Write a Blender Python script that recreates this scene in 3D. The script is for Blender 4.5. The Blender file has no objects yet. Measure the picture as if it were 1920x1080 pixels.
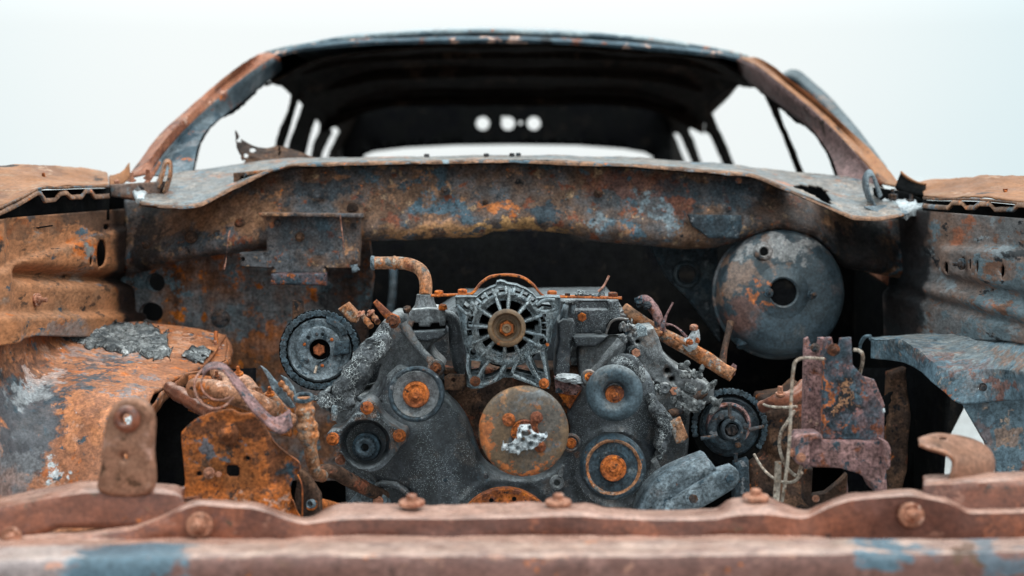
import bpy, bmesh, math, random
import numpy as np
from mathutils import Vector, Matrix, noise, geometry
from mathutils.bvhtree import BVHTree
R = math.radians
sc = bpy.context.scene
COL = sc.collection
random.seed(7)

# ------------------------------------------------------------------ camera
FPX = 1920 * 50 / 36.0            # focal length of a 50 mm lens in photo pixels
TH = R(4.4)                       # the camera looks slightly down
CZ = 1.0                          # camera height above the ground
cam_d = bpy.data.cameras.new('camera'); cam_d.lens = 50; cam_d.sensor_width = 36
cam_d.clip_start = 0.05; cam_d.clip_end = 5000
cam_d.dof.use_dof = True; cam_d.dof.focus_distance = 2.37; cam_d.dof.aperture_fstop = 2.7
cam = bpy.data.objects.new('camera', cam_d); COL.objects.link(cam)
cam.location = (0, 0, CZ); cam.rotation_euler = (R(90) - TH, 0, 0)
sc.camera = cam

# ------------------------------------------------------------------ sky, sun, exposure
w = bpy.data.worlds.new('World'); sc.world = w; w.use_nodes = True
nt = w.node_tree; N = nt.nodes; L = nt.links; N.clear()
wo = N.new('ShaderNodeOutputWorld'); bg = N.new('ShaderNodeBackground')
sky = N.new('ShaderNodeTexSky'); sky.sky_type = 'NISHITA'; sky.sun_disc = False
sky.sun_elevation = R(52); sky.sun_rotation = R(150); sky.dust_density = 6.0; sky.air_density = 1.0
hs = N.new('ShaderNodeHueSaturation'); hs.inputs['Saturation'].default_value = 0.25; hs.inputs['Value'].default_value = 0.012
tc = N.new('ShaderNodeTexCoord'); sep = N.new('ShaderNodeSeparateXYZ')
# overcast cloud deck: horizon pale, up to three times brighter overhead
mr = N.new('ShaderNodeMapRange'); mr.inputs[1].default_value = 0.10; mr.inputs[2].default_value = 1.0
mr.inputs[3].default_value = 0.765; mr.inputs[4].default_value = 3.1
dt = N.new('ShaderNodeVectorMath'); dt.operation = 'DOT_PRODUCT'
dt.inputs[1].default_value = Vector((-0.05, 1, 0.12)).normalized()
mx = N.new('ShaderNodeMapRange'); mx.interpolation_type = 'SMOOTHSTEP'; mx.inputs[1].default_value = 0.90; mx.inputs[2].default_value = 0.99
cm = N.new('ShaderNodeMixRGB'); cm.inputs[1].default_value = (0.78, 0.93, 0.965, 1); cm.inputs[2].default_value = (0.985, 1.035, 1.03, 1)
ml = N.new('ShaderNodeMixRGB'); ml.blend_type = 'MULTIPLY'; ml.inputs[0].default_value = 1
ad = N.new('ShaderNodeMixRGB'); ad.blend_type = 'ADD'; ad.inputs[0].default_value = 1
L.new(tc.outputs['Generated'], sep.inputs[0]); L.new(tc.outputs['Generated'], dt.inputs[0])
L.new(sep.outputs[2], mr.inputs[0]); L.new(dt.outputs['Value'], mx.inputs[0])
L.new(mx.outputs[0], cm.inputs[0]); L.new(cm.outputs[0], ml.inputs[1]); L.new(mr.outputs[0], ml.inputs[2])
L.new(sky.outputs[0], hs.inputs['Color']); L.new(ml.outputs[0], ad.inputs[1]); L.new(hs.outputs[0], ad.inputs[2])
L.new(ad.outputs[0], bg.inputs[0]); bg.inputs[1].default_value = 1.0
L.new(bg.outputs[0], wo.inputs[0])
sun_d = bpy.data.lights.new('sun', 'SUN'); sun_d.energy = 1.4; sun_d.angle = R(25); sun_d.color = (1.0, 0.96, 0.9)
sun = bpy.data.objects.new('sun', sun_d); COL.objects.link(sun)
sun.rotation_euler = Vector((-0.55, 0.25, -0.95)).to_track_quat('-Z', 'Y').to_euler()
sc.view_settings.view_transform = 'Standard'; sc.view_settings.look = 'None'
sc.view_settings.exposure = 0.25; sc.view_settings.gamma = 1.0
sc.render.engine = 'CYCLES'; sc.cycles.use_denoising = True; sc.cycles.max_bounces = 6

# ------------------------------------------------------------------ photo geometry -> place
CT, ST = math.cos(TH), math.sin(TH)
def P(px, py, Y):
    """point of the place at distance Y ahead that the photograph shows at (px, py)"""
    u = (px - 960) / FPX; v = (540 - py) / FPX
    t = Y / (CT + v * ST)
    return Vector((u * t, Y, CZ + (v * CT - ST) * t))
def side_plane(sgn, x0=0.80, z0=0.98, k=0.5556):
    def f(px, py):
        u = (px - 960) / FPX; v = (540 - py) / FPX
        dx, dy, dz = u, CT + v * ST, v * CT - ST
        t = (x0 - (CZ - z0) * k) / (sgn * dx + k * dz)
        return Vector((dx * t, dy * t, CZ + dz * t))
    return f

def onto(o, lift=.002):
    """photo pixel -> point where that line of sight meets the surface of a part already built"""
    t = BVHTree.FromPolygons([v.co for v in o.data.vertices], [tuple(p.vertices) for p in o.data.polygons])
    def f(px, py):
        d = P(px, py, 1.0) - Vector((0, 0, CZ)); h = t.ray_cast(Vector((0, 0, CZ)), d.normalized())
        return (h[0] if h[0] is not None else P(px, py, 2.7)) + Vector((0, -.3, 1)).normalized() * lift
    return f
# ------------------------------------------------------------------ object helpers
ORG = {}
def thing(name, label, cat, loc=(0, 0, 0), group=None):
    o = bpy.data.objects.new(name, None); COL.objects.link(o); o.location = loc
    o['label'] = label; o['category'] = cat
    if group: o['group'] = group
    ORG[o.name] = Vector(loc)
    return o
def tag(o, label, cat=None, group=None, kind=None):
    o['label'] = label
    if cat: o['category'] = cat
    if group: o['group'] = group
    if kind: o['kind'] = kind
    return o
def put(o, parent):
    COL.objects.link(o)
    if parent is not None:
        o.parent = parent
        if parent.name in ORG: o.matrix_parent_inverse = Matrix.Translation(-ORG[parent.name])
    return o
def mesh(name, vs, fs, mat, parent=None, sharp=38, solid=0, off=0, bevel=0, sub=0):
    me = bpy.data.meshes.new(name)
    me.from_pydata([tuple(v) for v in vs], [], fs)
    bm = bmesh.new(); bm.from_mesh(me)
    bmesh.ops.remove_doubles(bm, verts=bm.verts, dist=1e-6)
    bmesh.ops.recalc_face_normals(bm, faces=bm.faces); bm.to_mesh(me); bm.free()
    for p in me.polygons: p.use_smooth = True
    me.set_sharp_from_angle(angle=R(sharp))
    me.materials.append(M[mat] if isinstance(mat, str) else mat)
    o = put(bpy.data.objects.new(name, me), parent)
    if solid:
        m = o.modifiers.new('thickness', 'SOLIDIFY'); m.thickness = solid; m.offset = off
    if bevel:
        m = o.modifiers.new('edge', 'BEVEL'); m.width = bevel; m.segments = 2; m.limit_method = 'ANGLE'
    if sub:
        m = o.modifiers.new('round', 'SUBSURF'); m.levels = sub; m.render_levels = sub
    return o

def catmull(pts, n):
    """resample a polyline of tuples to n points along a smooth curve"""
    A = np.array([tuple(p) for p in pts], float)
    if len(A) == 2:
        t = np.linspace(0, 1, n)[:, None]; return A[0] * (1 - t) + A[1] * t
    B = np.vstack([2 * A[0] - A[1], A, 2 * A[-1] - A[-2]])
    out = []
    K = 16
    for i in range(1, len(B) - 2):
        p0, p1, p2, p3 = B[i - 1], B[i], B[i + 1], B[i + 2]
        for k in range(K):
            t = k / K
            out.append(0.5 * (2 * p1 + (p2 - p0) * t + (2 * p0 - 5 * p1 + 4 * p2 - p3) * t * t + (3 * p1 - p0 - 3 * p2 + p3) * t ** 3))
    out.append(A[-1]); out = np.array(out)
    d = np.r_[0, np.cumsum(np.linalg.norm(np.diff(out, axis=0), axis=1))]
    s = np.linspace(0, d[-1], n)
    return np.stack([np.interp(s, d, out[:, k]) for k in range(A.shape[1])], 1)
def linear(pts, n):
    A = np.array([tuple(p) for p in pts], float)
    d = np.r_[0, np.cumsum(np.linalg.norm(np.diff(A, axis=0), axis=1))]
    s = np.linspace(0, d[-1], n)
    return np.stack([np.interp(s, d, A[:, k]) for k in range(A.shape[1])], 1)
def nz(v, s, seed=0):
    return noise.fractal(Vector((v[0] * s + seed * 7.3, v[1] * s - seed * 3.1, v[2] * s + seed)), 1.0, 2.0, 4)

def sheet(name, rails, mat, parent, nu=80, nv=6, thick=0.004, amp=0.002, ns=9.0, xmode=False, holes=(), polys=(), smooth_v=False, world=False, seed=0, lin=False, ragged=0, relief=None):
    """sheet metal stretched over rails; rails hold (px, py, Y) or world points"""
    rows = []
    for r in rails:
        W = [Vector(q) if world else P(*q) for q in r]
        if xmode:
            a = np.array([tuple(v) for v in W]); xs = np.array([q[0] for q in r], float)
            g = np.linspace(rails[0][0][0], rails[0][-1][0], nu)
            f = np.stack([np.interp(g, xs, a[:, k]) for k in range(3)], 1)
            for _ in range(1): f[1:-1] = (f[:-2] + 2 * f[1:-1] + f[2:]) / 4
            rows.append(f)
        else:
            rows.append((linear if lin else catmull)(W, nu))
    rows = np.array(rows)
    if smooth_v and len(rows) > 2:
        G = np.stack([catmull(rows[:, i, :], (len(rows) - 1) * nv + 1) for i in range(nu)], 1)
    else:
        G = []
        for a, b in zip(rows[:-1], rows[1:]):
            for k in range(nv): G.append(a + (b - a) * k / nv)
        G.append(rows[-1]); G = np.array(G)
    nr = len(G)
    vs = [Vector(G[j, i]) for j in range(nr) for i in range(nu)]
    if relief: vs = [v + relief(v) for v in vs]
    # displacement along the local normal
    out = []
    for j in range(nr):
        for i in range(nu):
            v = vs[j * nu + i]
            a = vs[j * nu + min(i + 1, nu - 1)] - vs[j * nu + max(i - 1, 0)]
            b = vs[min(j + 1, nr - 1) * nu + i] - vs[max(j - 1, 0) * nu + i]
            n = a.cross(b)
            n = n.normalized() if n.length > 1e-9 else Vector((0, -1, 0))
            q = v + n * (amp * nz(v, ns, seed) + amp * 0.35 * nz(v, ns * 4, seed + 3))
            if ragged and (j == 0): q = q + b.normalized() * ragged * abs(nz(v, 40, seed))
            if ragged and (j == nr - 1): q = q - b.normalized() * ragged * abs(nz(v, 40, seed))
            out.append(q)
    vs = out
    def proj(v):
        y, z = v.y, v.z - CZ
        d = y * CT - z * ST; return 960 + FPX * v.x / d, 540 - FPX * (z * CT + y * ST) / d
    inside = set()
    for (hx, hy, rx, ry) in holes:
        for k, v in enumerate(vs):
            px, py = proj(v); e = math.hypot((px - hx) / rx, (py - hy) / ry)
            if e < 1.0:
                inside.add(k)
                if e > 0.55:
                    dd = v.y * CT - (v.z - CZ) * ST
                    j, i = divmod(k, nu)
                    a = (vs[j * nu + min(i + 1, nu - 1)] - v)
                    # slide the vertex outwards to the rim within the sheet
                    sx = hx + (px - hx) / e - px; sy = hy + (py - hy) / e - py
                    best = v
                    a1 = vs[j * nu + min(i + 1, nu - 1)] - vs[j * nu + max(i - 1, 0)]
                    b1 = vs[min(j + 1, nr - 1) * nu + i] - vs[max(j - 1, 0) * nu + i]
                    pa = proj(v + a1 * 0.01); pb = proj(v + b1 * 0.01)
                    m00, m10 = (pa[0] - px) * 100, (pa[1] - py) * 100; m01, m11 = (pb[0] - px) * 100, (pb[1] - py) * 100
                    det = m00 * m11 - m01 * m10
                    if abs(det) > 1e-6:
                        ca = (sx * m11 - sy * m01) / det; cb = (sy * m00 - sx * m10) / det
                        if abs(ca) < 1.5 and abs(cb) < 1.5: best = v + a1 * ca + b1 * cb
                    vs[k] = best
    if polys:
        for k, v in enumerate(vs):
            q = proj(v)
            if any(in_poly(q[0], q[1], pl) for pl in polys): inside.add(k)
    fs = []
    for j in range(nr - 1):
        for i in range(nu - 1):
            f = (j * nu + i, j * nu + i + 1, (j + 1) * nu + i + 1, (j + 1) * nu + i)
            if inside and all(k in inside for k in f): continue
            fs.append(f)
    return mesh(name, vs, fs, mat, parent, sharp=50, solid=thick)

def in_poly(x, y, pl):
    c = False; n = len(pl); j = n - 1
    for i in range(n):
        xi, yi = pl[i]; xj, yj = pl[j]
        if (yi > y) != (yj > y) and x < (xj - xi) * (y - yi) / (yj - yi) + xi: c = not c
        j = i
    return c
def circ(cx, cy, rx, ry=None, n=20, a0=0):
    ry = ry or rx
    return [(cx + rx * math.cos(a0 + 2 * math.pi * k / n), cy + ry * math.sin(a0 + 2 * math.pi * k / n)) for k in range(n)]
def resamp(poly, step, smooth):
    pts = poly + [poly[0]]
    if smooth:
        q = [poly[-1]] + pts + [poly[1]]
        A = np.array(q, float); out = []
        for i in range(1, len(A) - 2):
            p0, p1, p2, p3 = A[i - 1], A[i], A[i + 1], A[i + 2]
            n = max(1, int(np.linalg.norm(p2 - p1) / step))
            for k in range(n):
                t = k / n
                out.append(tuple(0.5 * (2 * p1 + (p2 - p0) * t + (2 * p0 - 5 * p1 + 4 * p2 - p3) * t * t + (3 * p1 - p0 - 3 * p2 + p3) * t ** 3)))
        return out
    out = []
    for (x0, y0), (x1, y1) in zip(pts[:-1], pts[1:]):
        n = max(1, int(math.hypot(x1 - x0, y1 - y0) / step))
        for k in range(n): out.append((x0 + (x1 - x0) * k / n, y0 + (y1 - y0) * k / n))
    return out

def casting(name, outline, Y, mat, parent, depth=0.03, holes=(), rnd=3.0, step=7, h=None, smooth=False, hsmooth=False, amp=0.0, ns=25, unproj=None, back=None, jag=0, seed=0, sharp=45, rim=None):
    """a solid cut from an outline (with holes), its front edge rounded over rnd photo pixels; h(px,py) raises the front in pixels"""
    loops = [resamp(list(outline), step * 0.6, smooth)] + [resamp(list(q), step * 0.6, hsmooth) for q in holes]
    if jag:
        loops = [[(x + jag * noise.noise(Vector((x * .09, y * .09, seed))) * 2, y + jag * noise.noise(Vector((x * .09, y * .09, seed + 9))) * 2) for x, y in lp] for lp in loops]
    pts = []; edges = []; segs = []
    for lp in loops:
        b = len(pts); n = len(lp); pts += lp
        for k in range(n):
            edges.append((b + k, b + (k + 1) % n)); segs.append((lp[k], lp[(k + 1) % n]))
    S0 = np.array([s[0] for s in segs]); S1 = np.array([s[1] for s in segs]); D = S1 - S0; DD = (D ** 2).sum(1) + 1e-9
    def dist(x, y):
        p = np.array((x, y)); t = np.clip(((p - S0) * D).sum(1) / DD, 0, 1)
        return float(np.sqrt((((S0 + D * t[:, None]) - p) ** 2).sum(1).min()))
    allp = np.array(loops[0]); x0, y0 = allp.min(0); x1, y1 = allp.max(0)
    def inside(x, y):
        return in_poly(x, y, loops[0]) and not any(in_poly(x, y, q) for q in loops[1:])
    grid = []
    rng = random.Random(seed + 1)
    yy = y0 + step / 2; odd = 0
    while yy < y1:
        xx = x0 + step / 2 + (step / 2 if odd else 0)
        while xx < x1:
            gx, gy = xx + rng.uniform(-.15, .15) * step, yy + rng.uniform(-.15, .15) * step
            if inside(gx, gy) and dist(gx, gy) > step * 0.45: grid.append((gx, gy))
            xx += step
        yy += step * 0.87; odd ^= 1
    # a ring just inside the edge carries the rounding
    if rnd:
        for (a, b2) in segs:
            mx_, my_ = (a[0] + b2[0]) / 2, (a[1] + b2[1]) / 2
            dx, dy = b2[0] - a[0], b2[1] - a[1]; l = math.hypot(dx, dy) + 1e-9
            for s in (1, -1):
                for f_ in (0.35, 1.0):
                    qx, qy = mx_ - s * dy / l * rnd * f_, my_ + s * dx / l * rnd * f_
                    if inside(qx, qy) and dist(qx, qy) > rnd * f_ * 0.8: grid.append((qx, qy))
    co = [Vector(p) for p in pts + grid]
    vo, eo, fo, _, _, _ = geometry.delaunay_2d_cdt(co, edges, [], 0, 1e-4)
    up = unproj or (lambda x, y: P(x, y, Y))
    vw = []
    px_m = (Y or 3.0) / FPX
    for v in vo:
        d = dist(v.x, v.y) if rnd else 99
        s = 0.0
        if d < rnd: s = -rnd * (1 - math.sqrt(max(0, 1 - (1 - d / rnd) ** 2)))
        if h: s += h(v.x, v.y) * min(1, d / max(rnd, 1e-3)) if rnd else h(v.x, v.y)
        if rim:
            d2 = d if rnd else dist(v.x, v.y); s += rim[1] * max(0, min(1, (rim[0] - d2) / 3.0)) * min(1, d2 / max(rnd, 1e-3))
        q = up(v.x, v.y)
        dirn = back if back is not None else Vector((0, 1, 0))
        q = q - dirn * (s * px_m)
        if amp: q = q - dirn * amp * nz(q, ns, seed)
        vw.append(q)
    tri = []
    for f in fo:
        cx = sum(vo[k].x for k in f) / len(f); cy = sum(vo[k].y for k in f) / len(f)
        if inside(cx, cy): tri.append(tuple(f))
    cnt = {}
    for f in tri:
        for a, b in zip(f, f[1:] + f[:1]): cnt.setdefault((min(a, b), max(a, b)), []).append((a, b))
    bd = [e[0] for e in cnt.values() if len(e) == 1]
    dirn = back if back is not None else Vector((0, 1, 0))
    idx = {}
    def bk(k):
        if k not in idx:
            idx[k] = len(vw); vw.append(up(vo[k].x, vo[k].y) + dirn * depth)
        return idx[k]
    fs = [tuple(f) for f in tri]
    for a, b in bd: fs.append((b, a, bk(a), bk(b)))
    return mesh(name, vw, fs, mat, parent, sharp=sharp)

def frame(axis):
    z = Vector(axis).normalized()
    x = Vector((1, 0, 0)) if abs(z.x) < 0.9 else Vector((0, 1, 0))
    x = (x - z * x.dot(z)).normalized(); y = z.cross(x)
    return x, y, z
FACE = Vector((0, -math.cos(R(7)), math.sin(R(7))))   # engine faces lean back a little
def lathe(name, px, py, Y, prof, mat, parent, axis=None, seg=48, amp=0, ns=30, ripple=None, center=None, k=None, sharp=35):
    """prof: (radius, height towards the axis) in photo pixels at that distance"""
    c = center or P(px, py, Y); k = k or Y / FPX
    x, y, z = frame(axis or FACE)
    vs = []; fs = []
    for i, (r, hh) in enumerate(prof):
        for s in range(seg):
            a = 2 * math.pi * s / seg
            rr = r + (ripple(a, r) if ripple else 0)
            q = c + (x * math.cos(a) + y * math.sin(a)) * rr * k + z * hh * k
            if amp: q = q + z * amp * nz(q, ns)
            vs.append(q)
    n = len(prof)
    for i in range(n - 1):
        for s in range(seg):
            fs.append((i * seg + s, i * seg + (s + 1) % seg, (i + 1) * seg + (s + 1) % seg, (i + 1) * seg + s))
    if prof[0][0] > 0.01: pass
    return mesh(name, vs, fs, mat, parent, sharp=sharp)
def disc_round(r0, h0, r1, h1, n=5):
    """quarter-round between two profile points"""
    return [(r0 + (r1 - r0) * math.sin(t * math.pi / 2 / n), h1 + (h0 - h1) * math.cos(t * math.pi / 2 / n)) for t in range(n + 1)]

def tube(name, pts, rad, mat, parent, seg=14, n=None, hollow=(False, False), amp=0, ns=30, world=False, lin=False, seed=0, wall=0.75):
    W = [Vector(q) if world else P(*q) for q in pts]
    n = n or max(6, len(pts) * 6)
    C = [Vector(q) for q in (linear if lin else catmull)(W, n)]
    k = (sum(q[2] for q in pts) / len(pts) / FPX) if not world else 1.0
    rr = rad if isinstance(rad, (list, tuple)) else [rad] * 2
    rad_at = [float(np.interp(i / (n - 1), np.linspace(0, 1, len(rr)), rr)) * k for i in range(n)]
    T = [(C[min(i + 1, n - 1)] - C[max(i - 1, 0)]).normalized() for i in range(n)]
    x, y, _ = frame(T[0]); rings = []
    for i in range(n):
        x = (x - T[i] * x.dot(T[i])).normalized(); y = T[i].cross(x); rings.append((C[i], x.copy(), y.copy(), rad_at[i]))
    prof = [(c, a, b, r) for c, a, b, r in rings]
    pre = []; post = []
    if hollow[0]:
        pre = [(rings[min(3, n - 1)][0], rings[0][1], rings[0][2], rings[0][3] * wall), (rings[0][0], rings[0][1], rings[0][2], rings[0][3] * wall)]
    if hollow[1]:
        post = [(rings[-1][0], rings[-1][1], rings[-1][2], rings[-1][3] * wall), (rings[max(-4, -n)][0], rings[-1][1], rings[-1][2], rings[-1][3] * wall)]
    allr = pre + prof + post
    vs = []; fs = []
    for c, a, b, r in allr:
        for s in range(seg):
            t = 2 * math.pi * s / seg; d = a * math.cos(t) + b * math.sin(t)
            q = c + d * r
            if amp: q = q + d * amp * nz(q, ns, seed)
            vs.append(q)
    for i in range(len(allr) - 1):
        for s in range(seg): fs.append((i * seg + s, i * seg + (s + 1) % seg, (i + 1) * seg + (s + 1) % seg, (i + 1) * seg + s))
    fs.append(tuple(range(seg))); b0 = (len(allr) - 1) * seg; fs.append(tuple(range(b0, b0 + seg)))
    return mesh(name, vs, fs, mat, parent, sharp=40)

# bolts share mesh data: unit radius, axis +Z
BM = {}
def bolt_mesh(kind, mat):
    if (kind, mat) in BM: return BM[(kind, mat)]
    bm = bmesh.new()
    def ring(prof, seg, a0=0):
        rows = []
        for r, z in prof:
            rows.append([bm.verts.new((r * math.cos(a0 + 2 * math.pi * s / seg), r * math.sin(a0 + 2 * math.pi * s / seg), z)) for s in range(seg)])
        for a, b in zip(rows[:-1], rows[1:]):
            for s in range(seg): bm.faces.new((a[s], a[(s + 1) % seg], b[(s + 1) % seg], b[s]))
        bm.faces.new(rows[-1])
    if kind == 'flange':
        ring([(1, -.3), (1, .02), (.95, .1), (.74, .17), (.70, .18)], 24)
        ring([(.66, .1), (.66, .58), (.60, .68), (.36, .70), (.32, .60)], 6, .3)
    elif kind == 'hex':
        ring([(1, -.3), (1, .7), (.88, .85), (.4, .86), (.35, .78)], 6, .2)
    elif kind == 'stud':
        ring([(1, -.3), (1, .1), (.9, .2), (.6, .22)], 20)
        ring([(.62, .1), (.62, .5), (.55, .6), (.4, .62)], 6, .1)
        ring([(.36, .5), (.36, 1.5), (.3, 1.62), (.1, 1.65)], 12)
    elif kind == 'washer':
        ring([(1, -.1), (1, .12), (.94, .2), (.5, .26)], 24)
        ring([(.42, .2), (.42, .62), (.36, .7), (.2, .7)], 6, .4)
    bmesh.ops.recalc_face_normals(bm, faces=bm.faces)
    me = bpy.data.meshes.new(kind + '_bolt'); bm.to_mesh(me); bm.free()
    for p in me.polygons: p.use_smooth = True
    me.set_sharp_from_angle(angle=R(32)); me.materials.append(M[mat])
    BM[(kind, mat)] = me; return me
def bolt(px, py, Y, r, parent, mat='rust_bolt', kind='flange', axis=None, name='bolt', world=None, k=None):
    if mat == 'rust_bolt': mat = random.choice(('rust_bolt', 'rust_bolt', 'brown_bolt', 'deep_rust'))
    o = bpy.data.objects.new(name, bolt_mesh(kind, mat)); c = world or P(px, py, Y); s = r * (k or Y / FPX)
    x, y, z = frame(axis or FACE)
    a = random.uniform(0, 6.28); x, y = x * math.cos(a) + y * math.sin(a), y * math.cos(a) - x * math.sin(a)
    m = Matrix((x, y, z)).transposed().to_4x4(); m.translation = c
    put(o, parent); o.matrix_basis = m @ Matrix.Scale(s, 4)
    return o

def clump(name, blobs, mat, parent, amp=0.35, ns=60, seed=0, sub=3, jag=.22):
    """crust or slag: rough angular lumps (px, py, Y, rx, ry, rz); a few are parts of their own, a heap stays one crumbly mass"""
    many = len(blobs) > 6; out = None
    for grp in ([blobs] if many else [[b] for b in blobs]):
        bm = bmesh.new(); rng = random.Random(seed * 31 + len(grp))
        for i, (px, py, Y, rx, ry, rz) in enumerate(grp):
            c = P(px, py, Y); k = Y / FPX; ang = rng.uniform(0, 3.14); ca, sa = math.cos(ang), math.sin(ang)
            st_ = rng.uniform(.55, 1.5) if many else 1
            g = bmesh.ops.create_icosphere(bm, subdivisions=sub, radius=1)
            for v in g['verts']:
                d = v.co.copy(); e = Vector((d.x * rx * st_, d.y * rz, d.z * ry / st_)) * k
                if many: e = Vector((e.x * ca - e.z * sa, e.y, e.x * sa + e.z * ca))
                f = 1 + amp * nz(c + e, ns, seed + i) + amp * .6 * nz(c + e, ns * 3, seed) + rng.uniform(-jag, jag)
                v.co = c + e * f
        me = bpy.data.meshes.new(name); bm.to_mesh(me); bm.free()
        for p in me.polygons: p.use_smooth = True
        me.set_sharp_from_angle(angle=R(28 if many else 45)); me.materials.append(M[mat])
        o = put(bpy.data.objects.new(name, me), parent)
        if many: o['kind'] = 'stuff'
        out = out or o
    return out

# ------------------------------------------------------------------ materials
M = {}
def node_mix(nt, fac, a, b, blend='MIX'):
    n = nt.nodes.new('ShaderNodeMix'); n.data_type = 'RGBA'; n.blend_type = blend
    for s, v in ((0, fac), (6, a), (7, b)):
        if isinstance(v, bpy.types.NodeSocket): nt.links.new(v, n.inputs[s])
        elif s == 0: n.inputs[s].default_value = v
        else: n.inputs[s].default_value = (*v, 1)
    return n.outputs[2]
def node_noise(nt, vec, scale, detail=8, rough=.6, dist=0):
    n = nt.nodes.new('ShaderNodeTexNoise'); n.inputs['Scale'].default_value = scale; n.inputs['Detail'].default_value = detail
    n.inputs['Roughness'].default_value = rough; n.inputs['Distortion'].default_value = dist
    nt.links.new(vec, n.inputs['Vector']); return n
def node_range(nt, val, a, b, c=0, d=1, smooth=True):
    n = nt.nodes.new('ShaderNodeMapRange'); n.interpolation_type = 'SMOOTHSTEP' if smooth else 'LINEAR'
    for i, v in ((1, a), (2, b), (3, c), (4, d)): n.inputs[i].default_value = v
    nt.links.new(val, n.inputs[0]); return n.outputs[0]
def rust(name, ramp, scale=14, dist=0.6, spots=(), patches=(), speck=None, grain=0.5, rough=(.5, .8), bump=.35, bdist=.003, seed=0, metal=0.0, cracks=None, stretch=None, spec=.16, streak=0, dust_toplight=None):
    """weathered metal: a sharp-edged palette of paint, scale and rust, with spots, shaped stains, grain and pitting"""
    m = bpy.data.materials.new(name); m.use_nodes = True; nt = m.node_tree; Nn = nt.nodes; Ll = nt.links
    b = Nn['Principled BSDF']; geo = Nn.new('ShaderNodeNewGeometry')
    mp = Nn.new('ShaderNodeMapping'); mp.inputs['Location'].default_value = (seed * 1.37, seed * 0.71, seed * 2.1)
    if stretch: mp.inputs['Scale'].default_value = stretch
    Ll.new(geo.outputs['Position'], mp.inputs[0]); vec = mp.outputs[0]
    n1 = node_noise(nt, vec, scale, 12, .62, dist * .2)
    # each colour of the palette covers its own share in independent blotches
    cdf = lambda t: .5 * (1 + math.erf((t - .5) / (.26 * 1.4142)))
    ps = [p for p, c in ramp]; bounds = [-9] + [(a + b2) / 2 for a, b2 in zip(ps[:-1], ps[1:])] + [9]
    cov = [cdf(bounds[i + 1]) - cdf(bounds[i]) for i in range(len(ramp))]
    order = sorted(range(len(ramp)), key=lambda i: -cov[i])
    rgb = Nn.new('ShaderNodeRGB'); rgb.outputs[0].default_value = (*ramp[order[0]][1], 1); col = rgb.outputs[0]
    if len(order) > 1: col = node_mix(nt, node_range(nt, n1.outputs[0], .38, .62, 0, .65), col, ramp[order[1]][1])
    for q, i in enumerate(order[1:]):
        n2 = node_noise(nt, vec, scale * (1.2, 2.0, 3.4, 1.6, 4.6)[q % 5], 8, .68, .1); n2.noise_dimensions = '4D'; n2.inputs['W'].default_value = 11.3 * q + 1.9 + seed
        pc = min(.45, cov[i] * 1.15); lo_, hi_ = -3, 3
        for _ in range(30):
            md = (lo_ + hi_) / 2
            if .5 * (1 - math.erf(md / 1.4142)) > pc: lo_ = md
            else: hi_ = md
        th = .5 + .085 * md
        col = node_mix(nt, node_range(nt, n2.outputs[0], th - .012, th + (.05 if q % 2 else .022)), col, ramp[i][1])
    hgt = n1.outputs[0]
    for i, (c, s, th) in enumerate(spots):
        n2 = node_noise(nt, vec, s, 8, .68, .3); n2.noise_dimensions = '4D'; n2.inputs['W'].default_value = 3.7 * i + seed
        col = node_mix(nt, node_range(nt, n2.outputs[0], th, th + .045), col, c)
    if dust_toplight:                                # settled ash plus top light, both put into the colour of upward faces
        dc, lo_, hi_, am = dust_toplight
        sn = Nn.new('ShaderNodeSeparateXYZ'); Ll.new(geo.outputs['Normal'], sn.inputs[0])
        n7 = node_noise(nt, vec, 30, 6, .7)
        m7 = Nn.new('ShaderNodeMath'); m7.operation = 'MULTIPLY_ADD'; m7.inputs[1].default_value = .6; m7.inputs[2].default_value = -.3; Ll.new(n7.outputs[0], m7.inputs[0])
        a7 = Nn.new('ShaderNodeMath'); a7.operation = 'ADD'; Ll.new(sn.outputs[2], a7.inputs[0]); Ll.new(m7.outputs[0], a7.inputs[1])
        col = node_mix(nt, node_range(nt, a7.outputs[0], lo_, hi_, 0, am), col, dc)
    if patches:
        nd = node_noise(nt, vec, 26, 8, .65); sub = Nn.new('ShaderNodeVectorMath'); sub.operation = 'SUBTRACT'; sub.inputs[1].default_value = (.5, .5, .5)
        Ll.new(nd.outputs['Color'], sub.inputs[0])
        scv = Nn.new('ShaderNodeVectorMath'); scv.operation = 'SCALE'; scv.inputs['Scale'].default_value = .16; Ll.new(sub.outputs[0], scv.inputs[0])
        addv = Nn.new('ShaderNodeVectorMath'); addv.operation = 'ADD'; Ll.new(geo.outputs['Position'], addv.inputs[0]); Ll.new(scv.outputs[0], addv.inputs[1])
        for (c, rad, colr, strength) in patches:
            s1 = Nn.new('ShaderNodeVectorMath'); s1.operation = 'SUBTRACT'; s1.inputs[1].default_value = c; Ll.new(addv.outputs[0], s1.inputs[0])
            d1 = Nn.new('ShaderNodeVectorMath'); d1.operation = 'DIVIDE'; d1.inputs[1].default_value = rad; Ll.new(s1.outputs[0], d1.inputs[0])
            l1 = Nn.new('ShaderNodeVectorMath'); l1.operation = 'LENGTH'; Ll.new(d1.outputs[0], l1.inputs[0])
            col = node_mix(nt, node_range(nt, l1.outputs['Value'], .75, 1.05, strength, 0), col, colr)
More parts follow.
